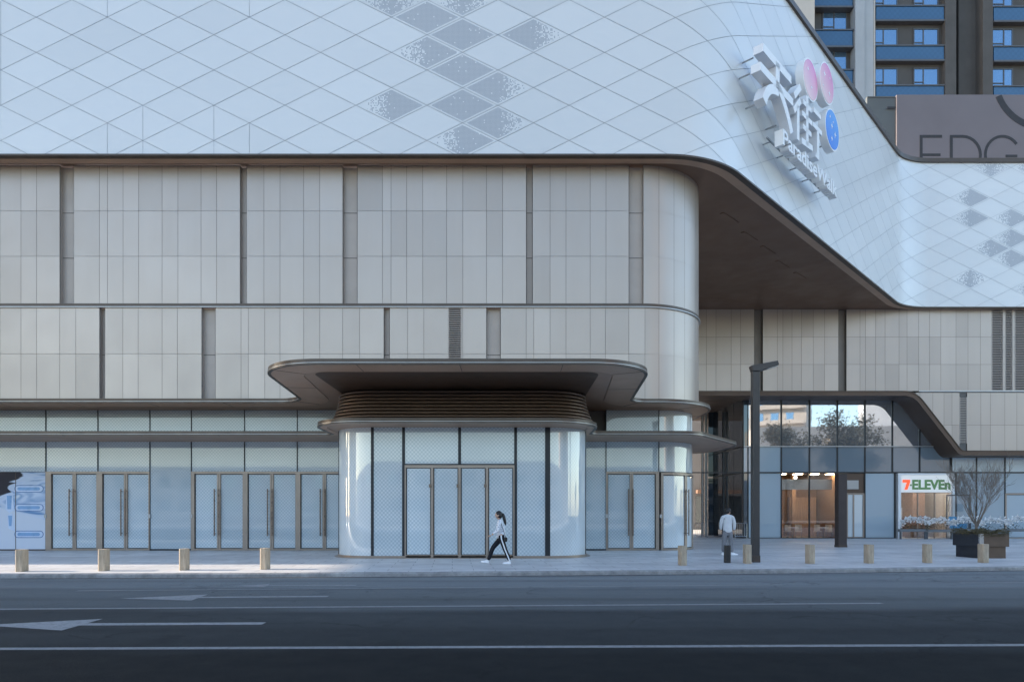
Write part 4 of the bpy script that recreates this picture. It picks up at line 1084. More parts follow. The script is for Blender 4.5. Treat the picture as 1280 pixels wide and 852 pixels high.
for u, z in ((7.4, 21.5), (9.1, 22), (10, 20.2), (9.4, 21.6), (10.4, 19.8)): pin(u, z, .5, .04)
def disc_mat(name, c0, c1, ang):
    m, nt, p = new_mat(name)
    tc = N(nt, 'ShaderNodeTexCoord'); sx = N(nt, 'ShaderNodeSeparateXYZ'); L(nt, tc.outputs['Generated'], sx.inputs[0])
    t = math_n(nt, 'ADD', math_n(nt, 'MULTIPLY', sx.outputs[2], cos(ang)), math_n(nt, 'MULTIPLY', sx.outputs[0], sin(ang)))
    L(nt, mixc(nt, ramp(nt, t, 0.1, 1.1), c0, c1), p.inputs['Base Color']); p.inputs['Roughness'].default_value = .25
    return m
PINK = disc_mat('pink_disc_print', (.88, .70, .66), (.76, .28, .52), .6); BLUE = disc_mat('blue_disc_print', (.06, .24, .80), (.14, .40, .85), .3)
def star_disc(u, z, r, n, m, stars):
    mb = MB(); pts = [(u + r * cos(a * pi / 24), z + r * sin(a * pi / 24)) for a in range(48)]
    mb.prism_map(pts, lambda a, b: face(a, b, n), lambda a, b: face(a, b, n - .34)); o = mb.build('star_disc', M['sign_white'], SIGN, merge=False)
    m1 = MB(); rp = r - .07; m1.prism_map([(u + rp * cos(a * pi / 24), z + rp * sin(a * pi / 24)) for a in range(48)], lambda a, b: face(a, b, n + .012), lambda a, b: face(a, b, n - .01)); m1.build('disc_face', m, o, merge=False)
    m2 = MB()
    for du, dz, s in stars:
        st = [(u + du + s * (1 if k % 2 == 0 else .32) * cos(k * pi / 4), z + dz + s * (1 if k % 2 == 0 else .32) * sin(k * pi / 4)) for k in range(8)]
        m2.prism_map(st, lambda a, b: face(a, b, n + .02), lambda a, b: face(a, b, n))
    m2.build('printed_star', M['sign_white'], o, merge=False)
star_disc(7.55, 21.55, .93, .85, PINK, [(-.35, .35, .12), (.1, -.3, .1)])
star_disc(9.25, 22.1, .95, 1.0, PINK, [(-.35, .3, .16), (.3, -.35, .15), (-.5, -.3, .08), (.35, .4, .07)])
star_disc(10.0, 20.2, .97, 1.0, BLUE, [(-.1, .15, .15), (.35, -.1, .15), (-.1, -.45, .13), (-.35, .5, .09), (.1, .4, .07)])

# ------------------------------------------------------------------ hoarding on the roof
YH = 50.; hx = lambda px: wx(px, YH); hz = lambda py: wz(py, YH)
HO = thing('roof_hoarding', (40, YH, ZT - .9), 'mauve grey roof hoarding printed with big thin EDG letters', 'hoarding')
mb = MB(); mb.box(hx(1121), 75, YH, YH + .3, ZT - .9, hz(118.5)); mb.build('panel', M['hoarding'], HO)
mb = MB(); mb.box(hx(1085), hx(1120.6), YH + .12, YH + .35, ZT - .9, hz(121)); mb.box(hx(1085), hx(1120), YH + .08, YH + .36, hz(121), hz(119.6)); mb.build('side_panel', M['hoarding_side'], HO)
def rib(pts, wpx):
    P = [Vector(p) for p in pts]; A_, B_ = [], []
    for i, p in enumerate(P):
        d = (P[min(i + 1, len(P) - 1)] - P[max(i - 1, 0)]).normalized(); n = Vector((-d.y, d.x)) * wpx / 2
        A_.append(tuple(p + n)); B_.append(tuple(p - n))
    q = [(hx(a), hz(b)) for a, b in A_ + B_[::-1]]
    mb.prism_map(q, lambda a, b: (a, YH - .02, b), lambda a, b: (a, YH + .01, b))
mb = MB(); rib([(1151.3, 169), (1151.3, 218.5)], 3.6); rib([(1153.1, 170.6), (1177.5, 170.6)], 3.4); rib([(1153.1, 193.7), (1175.5, 193.7)], 3.2); rib([(1153.1, 217), (1177.5, 217)], 3.4); mb.build('printed_letter' if 0 < 3 else 'printed_mark', M['hoarding_ink'], HO, merge=False)
mb = MB(); rib([(1189, 169), (1189, 218.5)], 3.6); rib([(1190.8, 170.6), (1203, 170.6)] + [(1203 + 22.5 * sin(a), 193.8 - 23.2 * cos(a)) for a in [pi * k / 14 for k in range(1, 14)]] + [(1203, 217), (1190.8, 217)], 3.4); mb.build('printed_letter' if 1 < 3 else 'printed_mark', M['hoarding_ink'], HO, merge=False)
mb = MB(); rib([(1253 + 21.5 * cos(a), 193.5 - 23 * sin(a)) for a in [radians(35 + 290 * k / 24) for k in range(25)]], 3.4); rib([(1257, 195.2), (1271.5, 195.2)], 3.2); mb.build('printed_letter' if 2 < 3 else 'printed_mark', M['hoarding_ink'], HO, merge=False)
mb = MB(); rib([(1306 + 62 * cos(a), 98 + 62 * sin(a)) for a in [radians(159 - 140 * k / 24) for k in range(25)]], 8); mb.build('printed_letter' if 3 < 3 else 'printed_mark', M['hoarding_ink'], HO, merge=False)
mb = MB(); rib([(1109, 134.5), (1119.5, 134.5)], 2.2); mb.build('printed_letter' if 4 < 3 else 'printed_mark', M['hoarding_ink'], HO, merge=False)
FL = thing('floodlight', (hx(1229), YH - .6, ZT - .9), 'small black floodlight on the parapet in front of the roof hoarding', 'floodlight')
mb = MB(); fxx = hx(1229); mb.box(fxx - .22, fxx + .22, YH - .75, YH - .5, ZT + .28, ZT + .55); mb.build('lamp_housing', M['mullion'], FL, bevel=.03)
mb = MB(); mb.tube([(fxx, YH - .6, ZT - .9), (fxx, YH - .6, ZT + .3)], .03, 8); mb.tube([(fxx - .5, YH - .55, ZT + .1), (fxx - .42, YH - .55, ZT + .3), (fxx - .22, YH - .6, ZT + .42)], .018, 6); mb.build('bracket', M['lip'], FL)

# ------------------------------------------------------------------ apartment tower behind
YT = 64.; tx = lambda px: wx(px, YT); tz = lambda py: wz(py, YT)
TW = thing('apartment_tower', (tx(1140), YT + 6, -.6), 'dark grey apartment tower with blue glass balcony bands behind the mall roof', 'tower')
mb = MB()
mb.box(tx(1008), tx(1068), YT + .25, YT + 12, -.6, 62); mb.box(tx(1086), tx(1178), YT + .05, YT + 12, -.6, 62)
mb.box(tx(1177), tx(1190.5), YT - .55, YT + 10, -.6, 62); mb.box(tx(1203.5), tx(1227), YT + .6, YT + 12, -.6, 62); mb.box(tx(1225), tx(1237.5), YT - .4, YT + 10, -.6, 62); mb.box(tx(1237), 80, YT + .05, YT + 12, -.6, 62)
mb.build('wall', M['tower_grey'], TW, merge=False)
mb = MB(); mb.box(tx(1190), tx(1204), YT + 3., YT + 10, -.6, 62)
for k in range(-4, 6): zz = tz(82 - 49.4 * k * 2); mb.box(tx(1190.6), tx(1203.4), YT + .9, YT + 3, tz(100 - 98.8 * k), tz(82 - 98.8 * k))
mb.build('stair_recess', M['tower_dark'], TW, merge=False)
mb = MB(); mb.box(tx(1064.5), tx(1076), YT - .7, YT + 4, -.6, 62); mb.box(tx(1076), tx(1088.6), YT - .45, YT + 4, -.6, 62); mb.build('pilaster', M['tower_pale'], TW)
mb = MB(); mb.tube([(tx(1090.3), YT - .35, -.6), (tx(1090.3), YT - .35, 62)], .09, 8); mb.build('lit_edge_strip', M['tower_beige'], TW, smooth=True)  # beige tube standing in for the sunlit edge beside the pilaster
def balcony(x0, x1, y0, y1):
    mb = MB(); mb.box(tx(x0), tx(x1), YT - .42, YT + .1, tz(y1), tz(y0)); b = mb.build('balcony_band', M['blue_glass'], TW)
    mb = MB(); mb.box(tx(x0) - .04, tx(x1) + .06, YT - .5, YT + .1, tz(y0), tz(y0 - 1.5)); mb.box(tx(x0) - .04, tx(x1) + .06, YT - .5, YT + .3, tz(y1 + 2.2), tz(y1)); mb.build('rail', M['win_frame'], b)
def win(x0, x1, y0, y1, split, yoff=0.):
    Yw = YT + yoff; mb = MB(); t = .09
    a, b, c, d = tx(x0), tx(x1), tz(y1), tz(y0); s = tx(split); h = c + (d - c) * .22
    mb.box(a, a + t, Yw - .08, Yw + .04, c, d); mb.box(b - t, b, Yw - .08, Yw + .04, c, d); mb.box(a + t, b - t, Yw - .075, Yw + .04, d - t, d - .001); mb.box(a + t, b - t, Yw - .075, Yw + .04, c + .001, c + t)
    mb.box(s - t / 2, s + t / 2, Yw - .07, Yw + .04, c + t, d - t); mb.box(a + t, s - t / 2, Yw - .065, Yw + .04, h, h + t)
    w_ = mb.build('window', M['win_frame'], TW)
    m2 = MB(); m2.box(a + t, b - t, Yw - .02, Yw + .03, c + t, d - t); m2.build('pane', M['tower_glass'], w_)
for k in range(-1, 4):
    o = 49.4 * k
    balcony(1092.5, 1176.5, 12.5 + o, 29 + o); win(1093, 1122, 36 + o, 59.5 + o, 1104, .02); win(1141.5, 1173, 36 + o, 59.5 + o, 1154, .02)
    balcony(1238.5, 1330, 13.5 + o, 30 + o); win(1239, 1266, 36.5 + o, 61 + o, 1254.5, .02)
for k in range(-2, 3):
    o = 49.4 * k
    balcony(1009, 1063, 42.5 + o, 61.5 + o); win(1029, 1060, 12.5 + o, 38.5 + o, 1043.5, .22)
BT = thing('pale_tower', (tx(985), YT, -.6), 'cream rendered tower edge showing behind the white parapet', 'tower')
mb = MB(); mb.box(tx(960), tx(1003.5), YT - 2.5, YT + 12, -.6, 62); mb.build('wall', M['tower_beige'], BT)
mb = MB(); mb.box(tx(1003.5), tx(1007.5), YT - .2, YT + 8, -.6, 62); mb.build('dark_joint', M['tower_dark'], BT)  # dark strip between the cream tower and the grey one

# ------------------------------------------------------------------ street furniture
def foot(px, py):
    """pavement point under a photo pixel"""
    z = .12
    for _ in range(6):
        Y = S * (CZ - z) / (py - 640.); z = gz(Y)
    return wx(px, Y), Y, z
def make_bollard(name, mat, loc, label, w_=.20, d_=.30, h=.60, rot=0.):
    mb = MB(); b = .03
    pts = [(-w_ / 2 + b, -d_ / 2), (w_ / 2 - b, -d_ / 2), (w_ / 2, -d_ / 2 + b), (w_ / 2, d_ / 2 - b), (w_ / 2 - b, d_ / 2), (-w_ / 2 + b, d_ / 2), (-w_ / 2, d_ / 2 - b), (-w_ / 2, -d_ / 2 + b)]
    mb.prism(pts, 0, h)
    o = mb.build(name, mat, None, bevel=.008)
    o.location = loc; o.rotation_euler = (0, 0, rot)
    return tag(o, label, 'bollard', 'low stone bollards along the kerb')
bl = [(27.5, 713.5, 'stone bollard farthest left, in front of the blue advertisement panel'), (130, 712.7, 'stone bollard in front of the second pair of left doors'),
      (230.5, 711.8, 'stone bollard standing before the doorless glass bay left of the entrance'), (331.5, 710.8, 'stone bollard nearest the entrance pavilion on its left side'),
      (853, 706, 'stone bollard before the curved corner doors right of the entrance'), (934, 703.5, 'stone bollard touching the foot of the tall street lamp'),
      (1012.5, 703.8, 'stone bollard in front of the brown cafe window'), (1086, 703.4, 'stone bollard in front of the blank frosted panel between cafe and convenience shop'),
      (1159, 702.8, 'stone bollard in front of the convenience shop window'), (1229, 702.6, 'stone bollard standing against the corner of the tree planter')]
b0 = None
for i, (px, py, lb) in enumerate(bl):
    loc = foot(px, py)
    if b0 is None: b0 = make_bollard('stone_bollard', M['bollard'], loc, lb)
    else:
        c = b0.copy(); COL.objects.link(c); c.location = loc; c['label'] = lb
        c.rotation_euler = (0, 0, random.uniform(-.12, .12))
make_bollard('black_bollard', M['black_stone'], foot(909, 702.8), 'black bollard in front of the standing man', .19, .19, .56)

px, py = 944., 702.0
lx, ly, lz = foot(px, py)
LP = thing('street_lamp', (lx, ly, lz), 'tall dark street lamp with a square post and raised flat arm', 'street lamp')
mb = MB(); k = ly / S; hw = 4.4 * k; ztop = wz(464.5, ly)
mb.box(lx - hw, lx + hw, ly - hw, ly + hw, lz - .02, ztop); mb.build('post', M['pole'], LP, bevel=.015)
mb = MB(); mb.box(lx - hw - .012, lx + hw + .012, ly - hw - .012, ly + hw + .012, lz - .01, lz + .22); mb.build('base_sleeve', M['lip'], LP, bevel=.01)
mb = MB(); a = Vector((lx - hw, ztop + .005)); b = Vector((wx(971.5, ly), wz(454.5, ly))); d = (b - a).normalized(); n = Vector((-d.y, d.x)) * .085
q = [a - n * .0, Vector((lx + hw, ztop + .005)), b - n * .7, b + n, a + n * 2.2]
mb.prism_map([tuple(v) for v in q], lambda s_, t: (s_, ly - .14, t), lambda s_, t: (s_, ly + .14, t)); mb.build('arm', M['pole'], LP, bevel=.012)
mb = MB(); c0 = a + (b - a) * .55; c1 = a + (b - a) * .95
dn = Vector((.22, -1)) * .02
mb.prism_map([tuple(v) for v in (c0 - n * .75, c1 - n * .75, c1 - n * .95, c0 - n * .95)], lambda s_, t: (s_, ly - .1, t), lambda s_, t: (s_, ly + .1, t)); mb.build('lamp_lens', M['ledge'], LP)

tx_, ty_, tz_ = foot(1051, 683.3)
PY = thing('pylon_column', (tx_, ty_, tz_), 'free-standing square dark brown column in front of the cafe door', 'column')
mb = MB(); hw = 5.3 * ty_ / S; mb.box(tx_ - hw, tx_ + hw, ty_ - hw, ty_ + hw, tz_ - .02, wz(592.5, ty_)); mb.build('shaft', M['handle_dark'], PY, bevel=.015)
mb = MB(); mb.box(tx_ - hw - .015, tx_ + hw + .015, ty_ - hw - .015, ty_ + hw + .015, wz(592.5, ty_), wz(591, ty_)); mb.box(tx_ - hw - .01, tx_ + hw + .01, ty_ - hw - .01, ty_ + hw + .01, tz_ - .01, tz_ + .1); mb.build('cap', M['lip'], PY)

# steel barrier in the mouth of the passage
def barrier(x0, x1, Y, label):
    z0 = gz(Y); o = thing('steel_barrier', ((x0 + x1) / 2, Y, z0), label, 'barrier', 'steel barriers at the passage'); mb = MB()
    mb.tube([(x0, Y, z0), (x0, Y, z0 + 1.05), (x1, Y, z0 + 1.05), (x1, Y, z0)], .025, 8); mb.tube([(x0, Y, z0 + .15), (x1, Y, z0 + .15)], .018, 6)
    f = mb.build('frame', M['steel'], o, smooth=True); mb = MB(); n = int((x1 - x0) / .14)
    for k in range(1, n): mb.tube([(x0 + (x1 - x0) * k / n, Y, z0 + .15), (x0 + (x1 - x0) * k / n, Y, z0 + 1.05)], .009, 5)
    mb.build('bars', M['steel'], o)
barrier(wx(919, 47.6), wx(933.5, 47.6), 47.6, 'steel barrier of thin bars behind the standing man')
barrier(wx(869, 50), wx(884, 50), 50., 'steel barrier of thin bars at the back of the passage beside the curved corner doors')

# planter with bare tree -------------------------------------------
cx, cy, cz = foot(1224.5, 697.6)
ang = radians(5); R2 = Matrix.Rotation(ang, 2); ex, ey = R2 @ Vector((1, 0)), R2 @ Vector((0, 1)); C0 = Vector((cx, cy)); LX, LY = 1.12, 1.30
pc = C0 + ex * LX / 2 + ey * LY / 2
PL = thing('tree_planter', (pc.x, pc.y, cz), 'dark stepped metal planter box with steel corner strip holding a bare tree', 'planter')
def pbox(mb, i0, z0, z1, faces_mat=True):
    c = [C0 + ex * i0 + ey * i0, C0 + ex * (LX - i0) + ey * i0, C0 + ex * (LX - i0) + ey * (LY - i0), C0 + ex * i0 + ey * (LY - i0)]
    v = [(*p, z) for z in (z0, z1) for p in c]
    mb.mesh(v, [(0, 1, 5, 4)], 0, 1); mb.mesh(v, [(1, 2, 6, 5)], 0, 1); mb.mesh(v, [(2, 3, 7, 6), (3, 0, 4, 7), (3, 2, 1, 0)], 0, 0)  # front and right faces painted a warm lit brown, the rest dark
mb = MB(); H0, H1 = cz, wz(667, cy); Hm = wz(683, cy)
pbox(mb, .07, H0 - .02, Hm); mb.build('lower_box', [M['planter_dark'], M['planter_lit']], PL, bevel=.008)
mb = MB(); pbox(mb, 0., Hm, H1)
i1 = .05; c = [C0, C0 + ex * LX, C0 + ex * LX + ey * LY, C0 + ey * LY]; ci = [C0 + ex * i1 + ey * i1, C0 + ex * (LX - i1) + ey * i1, C0 + ex * (LX - i1) + ey * (LY - i1), C0 + ex * i1 + ey * (LY - i1)]
for k in range(4): mb.mesh([(*c[k], H1), (*c[(k + 1) % 4], H1), (*ci[(k + 1) % 4], H1), (*ci[k], H1)], [(0, 1, 2, 3)]); mb.mesh([(*ci[k], H1), (*ci[(k + 1) % 4], H1), (*ci[(k + 1) % 4], H1 - .2), (*ci[k], H1 - .2)], [(0, 1, 2, 3)])
mb.build('upper_box', [M['planter_dark'], M['planter_lit']], PL, bevel=.006)
mb = MB(); e0 = C0 - ex * .012 - ey * .012; mb.prism([tuple(e0), tuple(e0 + ex * .16), tuple(e0 + ex * .16 + ey * .02), tuple(e0 + ex * .02 + ey * .02), tuple(e0 + ex * .02 + ey * .05), tuple(e0 + ey * .05)], Hm + .005, H1 + .008); mb.build('corner_strip', M['steel'], PL)
mb = MB(); mb.prism([tuple(v) for v in ci], H1 - .16, H1 - .12); mb.build('soil', M['bark'], PL)
# low shrubs on the soil
mb = MB(); r = random.Random(5)
for k in range(5200):
    a, b = r.uniform(-.06, 1.06), r.uniform(-.06, 1.06)
    p = C0 + ex * LX * a + ey * LY * b; hump = .19 + .08 * sin(a * 7 + 1) + .06 * sin(b * 9) - .16 * max(abs(a - .5), abs(b - .5)) ** 2
    z = H1 - .1 + r.uniform(0, 1) ** .5 * hump; s = r.uniform(.014, .034)
    d1 = Vector((r.gauss(0, 1), r.gauss(0, 1), r.gauss(0, .7))).normalized(); d2 = d1.cross(Vector((r.gauss(0, 1), r.gauss(0, 1), r.gauss(0, 1)))).normalized()
    o = Vector((*p, z)); mb.poly([tuple(o - d1 * s), tuple(o + d2 * s * .5), tuple(o + d1 * s), tuple(o - d2 * s * .5)], None, r.uniform(-.35, .35))
sh = mb.build('low_shrub', M['shrub'], None, merge=False, recalc=False); tag(sh, 'low brownish green shrub filling the top of the planter', 'shrub')
TR = thing('bare_tree', (pc.x - .1, pc.y, H1 - .15), 'leafless multi-stemmed tree with upswept twigs growing in the planter', 'tree')
r = random.Random(12); trunk, twigs = MB(), MB()
def grow(p, d, ln, rad, lev):
    pts = [p]; n = 5; q = p.copy(); dd = d.copy()
    for k in range(n):
        dd = (dd + Vector((r.gauss(0, .05), r.gauss(0, .05), .07 + r.gauss(0, .03)))).normalized(); q = q + dd * ln / n; pts.append(q.copy())
    rs = [rad * (1 - .5 * k / n) for k in range(n + 1)]
    (trunk if lev < 2 else twigs).tube(pts, rs, 8 if lev < 2 else 4, r.uniform(-.15, .15), cap=lev > 2)
    if lev >= 5: return
    kids = {0: 8, 1: 3, 2: 3, 3: 4, 4: 3}[lev]
    for c_ in range(kids):
        t = 1. if c_ == 0 and lev > 0 else r.uniform(.35, 1.) if lev > 0 else r.uniform(.75, 1.)
        i = min(int(t * n), n); a = r.uniform(0, 2 * pi) if lev else 2 * pi * c_ / kids + r.uniform(-.3, .3)
        sp = {0: .56, 1: .33, 2: .38, 3: .5, 4: .5}[lev] * r.uniform(.6, 1.25)
        side = Vector((cos(a), sin(a), 0)); nd = (dd * cos(sp) + (side - dd * side.dot(dd)).normalized() * sin(sp)).normalized()
        grow(pts[i], nd, ln * r.uniform(.66, .86) if lev else r.uniform(.80, .98), max(rs[i] * .62, .0045), lev + 1)
grow(Vector((pc.x - .1, pc.y, H1 - .15)), Vector((.02, 0, 1)), .55, .062, 0)
trunk.build('trunk', M['bark'], TR, smooth=True, merge=False); twigs.build('twigs', M['bark'], TR, merge=False)

# troughs of white flowers in front of the shop windows -------------
def make_trough():
    o = thing('flower_trough', (0, 0, 0), 'grey trough', 'flower trough', 'white flower troughs along the shopfront'); mb = MB(); Lh = .95
    mb.box(-Lh, Lh, -.13, .13, .50, .68); mb.build('trough', M['trough'], o, bevel=.01)
    for s in (-1, 1):
        mb = MB(); mb.box(s * (Lh - .12) - .02, s * (Lh - .12) + .02, -.1, .1, 0, .5); mb.build('leg', M['trough'], o)
    rr = random.Random(9); fl, lf = MB(), MB()
    for k in range(13):
        x = -Lh + .08 + k * (2 * Lh - .16) / 12 + rr.uniform(-.04, .04); z = rr.uniform(1.05, 1.42); y = rr.uniform(-.1, .08)
        for j in range(26):
            d = Vector((rr.gauss(0, 1), rr.gauss(-.3, 1), rr.gauss(.4, .9))).normalized(); b = Vector((x, y, z)) + d * rr.uniform(.04, .17); sd = d.cross(Vector((rr.gauss(0, 1), rr.gauss(0, 1), 1))).normalized(); s = rr.uniform(.07, .12)
            fl.poly([tuple(b - d * .02), tuple(b + sd * s * .6 + d * s * .5), tuple(b + d * s * 1.2), tuple(b - sd * s * .6 + d * s * .5)], None, rr.uniform(-.06, .06))
        for j in range(14):
            b = Vector((x + rr.gauss(0, .08), y + rr.gauss(0, .06), rr.uniform(.64, z))); d = Vector((rr.gauss(0, 1), rr.gauss(0, 1), rr.gauss(.3, .8))).normalized(); sd = d.cross(Vector((0, .3, 1))).normalized(); s = rr.uniform(.05, .11)
            lf.poly([tuple(b), tuple(b + sd * s * .4 + d * s * .5), tuple(b + d * s), tuple(b - sd * s * .4 + d * s * .5)], None, rr.uniform(-.2, .2))
    fl.build('blossom', M['petal'], o, merge=False, recalc=False); lf.build('foliage', M['flower_leaf'], o, merge=False, recalc=False)
    return o
t0 = make_trough(); YF = 46.1; tl = 1.95
spots = [(1141, 'trough of white flowers under the left half of the convenience shop window'), (1174, 'trough of white flowers under the right half of the convenience shop window'),
         (1207, 'trough of white flowers half hidden by the open glass door'), (1241, 'trough of white flowers half hidden behind the tree planter'), (1275, 'trough of white flowers farthest right, in front of the frosted doors')]
for i, (px, lb) in enumerate(spots):
    o = t0 if i == 0 else copy_tree(t0); o.location = (wx(px, YF), YF, gz(YF)); o['label'] = lb
    if i: o.scale = (random.choice((-1, 1)), 1, random.uniform(.95, 1.03))
# cafe furniture seen through the window
CH = thing('cafe_chair', (0, 0, 0), 'chair', 'chair', 'pale chairs in the cafe window')
mb = MB(); mb.box(-.22, .22, -.22, .22, .42, .47); mb.build('seat', M['city_pale'], CH, bevel=.02)
mb = MB(); mb.prism([(.24 * cos(a), .24 * sin(a)) for a in [pi * k / 8 for k in range(9)]] + [(.20 * cos(a), .20 * sin(a)) for a in [pi * k / 8 for k in range(8, -1, -1)]], .5, .95); mb.build('backrest', M['city_pale'], CH)
for sx_ in (-1, 1):
    for sy_ in (-1, 1): mb = MB(); mb.tube([(sx_ * .18, sy_ * .18, .42), (sx_ * .22, sy_ * .22, 0)], .015, 6); mb.build('leg', M['bark'], CH)
for i, (px, lb, rz) in enumerate(((985, 'pale tub chair nearest the left edge of the cafe window', .3), (998, 'pale tub chair left of the cafe window mullion', -.5), (1022, 'pale tub chair just right of the cafe window mullion', .4), (1036, 'pale tub chair nearest the dark cafe door jamb', -.3))):
    o = CH if i == 0 else copy_tree(CH); o.location = (wx(px, 50.2), 50.2, ZF + .012); o.rotation_euler = (0, 0, rz); o['label'] = lb
for i, (px, lb) in enumerate(((991.5, 'small round white table behind the left cafe pane'), (1029, 'small round white table behind the right cafe pane'))):
    xx = wx(px, 49.6); T_ = thing('cafe_table', (xx, 49.6, ZF + .012), lb, 'table', 'round tables in the cafe window')
    mb = MB(); mb.prism([(xx + .36 * cos(a * pi / 12), 49.6 + .36 * sin(a * pi / 12)) for a in range(24)], ZF + .74, ZF + .77); mb.build('table_top', M['sign_white'], T_)
    mb = MB(); mb.tube([(xx, 49.6, ZF + .03), (xx, 49.6, ZF + .74)], .03, 8); mb.prism([(xx + .22 * cos(a * pi / 12), 49.6 + .22 * sin(a * pi / 12)) for a in range(24)], ZF + .012, ZF + .04); mb.build('pedestal', M['lip'], T_)

# ------------------------------------------------------------------ people
SKIN = surf('skin', (.52, .34, .25), .55, 0, .4, .04, 20.); HAIR = surf('black_hair', (.012, .010, .010), .4, 0, .5, .3, 60.)
def skin_mesh(nodes, edges, sub=2, smooth=True):
    """nodes {name: ((x, y, z), rx, ry)} grown into one surface"""
    me = bpy.data.meshes.new('body'); names = list(nodes); idx = {n: i for i, n in enumerate(names)}
    me.from_pydata([nodes[n][0] for n in names], [(idx[a], idx[b]) for a, b in edges], [])
    ob = bpy.data.objects.new('body', me); COL.objects.link(ob)
    sk = ob.modifiers.new('skin', 'SKIN'); sk.use_smooth_shade = True
    for i, n in enumerate(names):
        d = me.skin_vertices[0].data[i]; q = nodes[n]; d.radius = (q[1], q[2] if len(q) > 2 else q[1]); d.use_root = i == 0
    ss = ob.modifiers.new('sub', 'SUBSURF'); ss.levels = ss.render_levels = sub
    bpy.context.view_layer.update()
    m2 = bpy.data.meshes.new_from_object(ob.evaluated_get(bpy.context.evaluated_depsgraph_get())); bpy.data.objects.remove(ob); bpy.data.meshes.remove(me)
    vs = [tuple(v.co) for v in m2.vertices]; fs = [tuple(p.vertices) for p in m2.polygons]; bpy.data.meshes.remove(m2)
    return vs, fs
def add_skin(mb, nodes, edges, sub=2, mat=0): mb.mesh(*skin_mesh(nodes, edges, sub), 0, mat)
def hand(mb, wrist, dirv, palm_n, s=1., curl=.5, side=1):
    """palm, four bent fingers of different length and a thumb from the palm's side"""
    D = Vector(dirv).normalized(); Pn = Vector(palm_n).normalized(); W = D.cross(Pn).normalized() * side; o = Vector(wrist)
    nd = {'w': (tuple(o), .021 * s, .026 * s), 'p': (tuple(o + D * .05 * s), .016 * s, .036 * s), 'k': (tuple(o + D * .085 * s), .013 * s, .036 * s)}; add_skin(mb, nd, [('w', 'p'), ('p', 'k')], 1)
    for k, ln in enumerate((.066, .074, .070, .055)):
        b = o + D * .08 * s + W * (.030 - .020 * k) * s; p = [b]; d = D.copy()
        for j in range(3): d = (d + Pn * curl * .55).normalized(); p.append(p[-1] + d * ln * s * (.45, .32, .23)[j])
        add_skin(mb, {str(j): (tuple(q), (.0088, .0082, .0076, .006)[j] * s) for j, q in enumerate(p)}, [('0', '1'), ('1', '2'), ('2', '3')], 1)
    b = o + D * .03 * s + W * .03 * s; p = [b, b + (D * .6 + W * .8 + Pn * .2) * .032 * s, b + (D * .6 + W * .8) * .032 * s + (D * .9 + W * .2 + Pn * .5) * .028 * s]
    add_skin(mb, {str(j): (tuple(q), (.012, .010, .007)[j] * s) for j, q in enumerate(p)}, [('0', '1'), ('1', '2')], 1)
def head(mb, c, yaw, s=1.):
    """face towards +x before the turn by yaw: skull, jaw, nose, lips, eyes, ears"""
    q = MB(); ball(q, (0, 0, .012), .098, .077, .105); 
    add_skin(q, {'a': ((.02, 0, -.03), .07, .062), 'b': ((.055, 0, -.085), .036, .034), 'n': ((-.02, 0, -.12), .05, .05)}, [('a', 'b'), ('a', 'n')], 2)
    q.mesh([(.088, 0, .025), (.118, 0, -.022), (.09, .016, -.026), (.09, -.016, -.026), (.09, 0, -.034)], [(0, 2, 1), (0, 1, 3), (1, 2, 4), (1, 4, 3)])
    ball(q, (.087, 0, -.058), .011, .022, .008, 10, 6)
    for sd_ in (-1, 1): ball(q, (-.008, sd_ * .077, -.005), .02, .009, .03, 10, 6); ball(q, (.084, sd_ * .031, .006), .012, .015, .010, 10, 6)
    rot = Matrix.Rotation(yaw, 3, 'Z'); q.v = [tuple(rot @ Vector(v) * s + Vector(c)) for v in q.v]
    mb.mesh(q.v, q.f)
    e = MB()
    for sd_ in (-1, 1): ball(e, (.094, sd_ * .031, .006), .005, .007, .006, 8, 5); 
    e.v = [tuple(rot @ Vector(v) * s + Vector(c)) for v in e.v]
    return e

def shoe(mb, heel, d, ln=.25, pitch=0.):
    D = Vector((d[0], d[1], 0)).normalized(); W = Vector((-D.y, D.x, 0)); h = Vector(heel); out = []
    for i, (t, wd, ht) in enumerate(((-.02, .028, .06), (.05, .036, .09), (.35, .038, .085), (.65, .046, .055), (.9, .040, .045), (1., .022, .03))):
        base = h + D * ln * t + Vector((0, 0, pitch * ln * t)); out.append([tuple(base - W * wd), tuple(base + W * wd), tuple(base + W * wd * .7 + Vector((0, 0, ht))), tuple(base - W * wd * .7 + Vector((0, 0, ht)))])
    v = [p for q in out for p in q]; f = [(4 * i + k, 4 * i + (k + 1) % 4, 4 * i + 4 + (k + 1) % 4, 4 * i + 4 + k) for i in range(5) for k in range(4)] + [(3, 2, 1, 0), (20, 21, 22, 23)]
    mb.mesh(v, f)

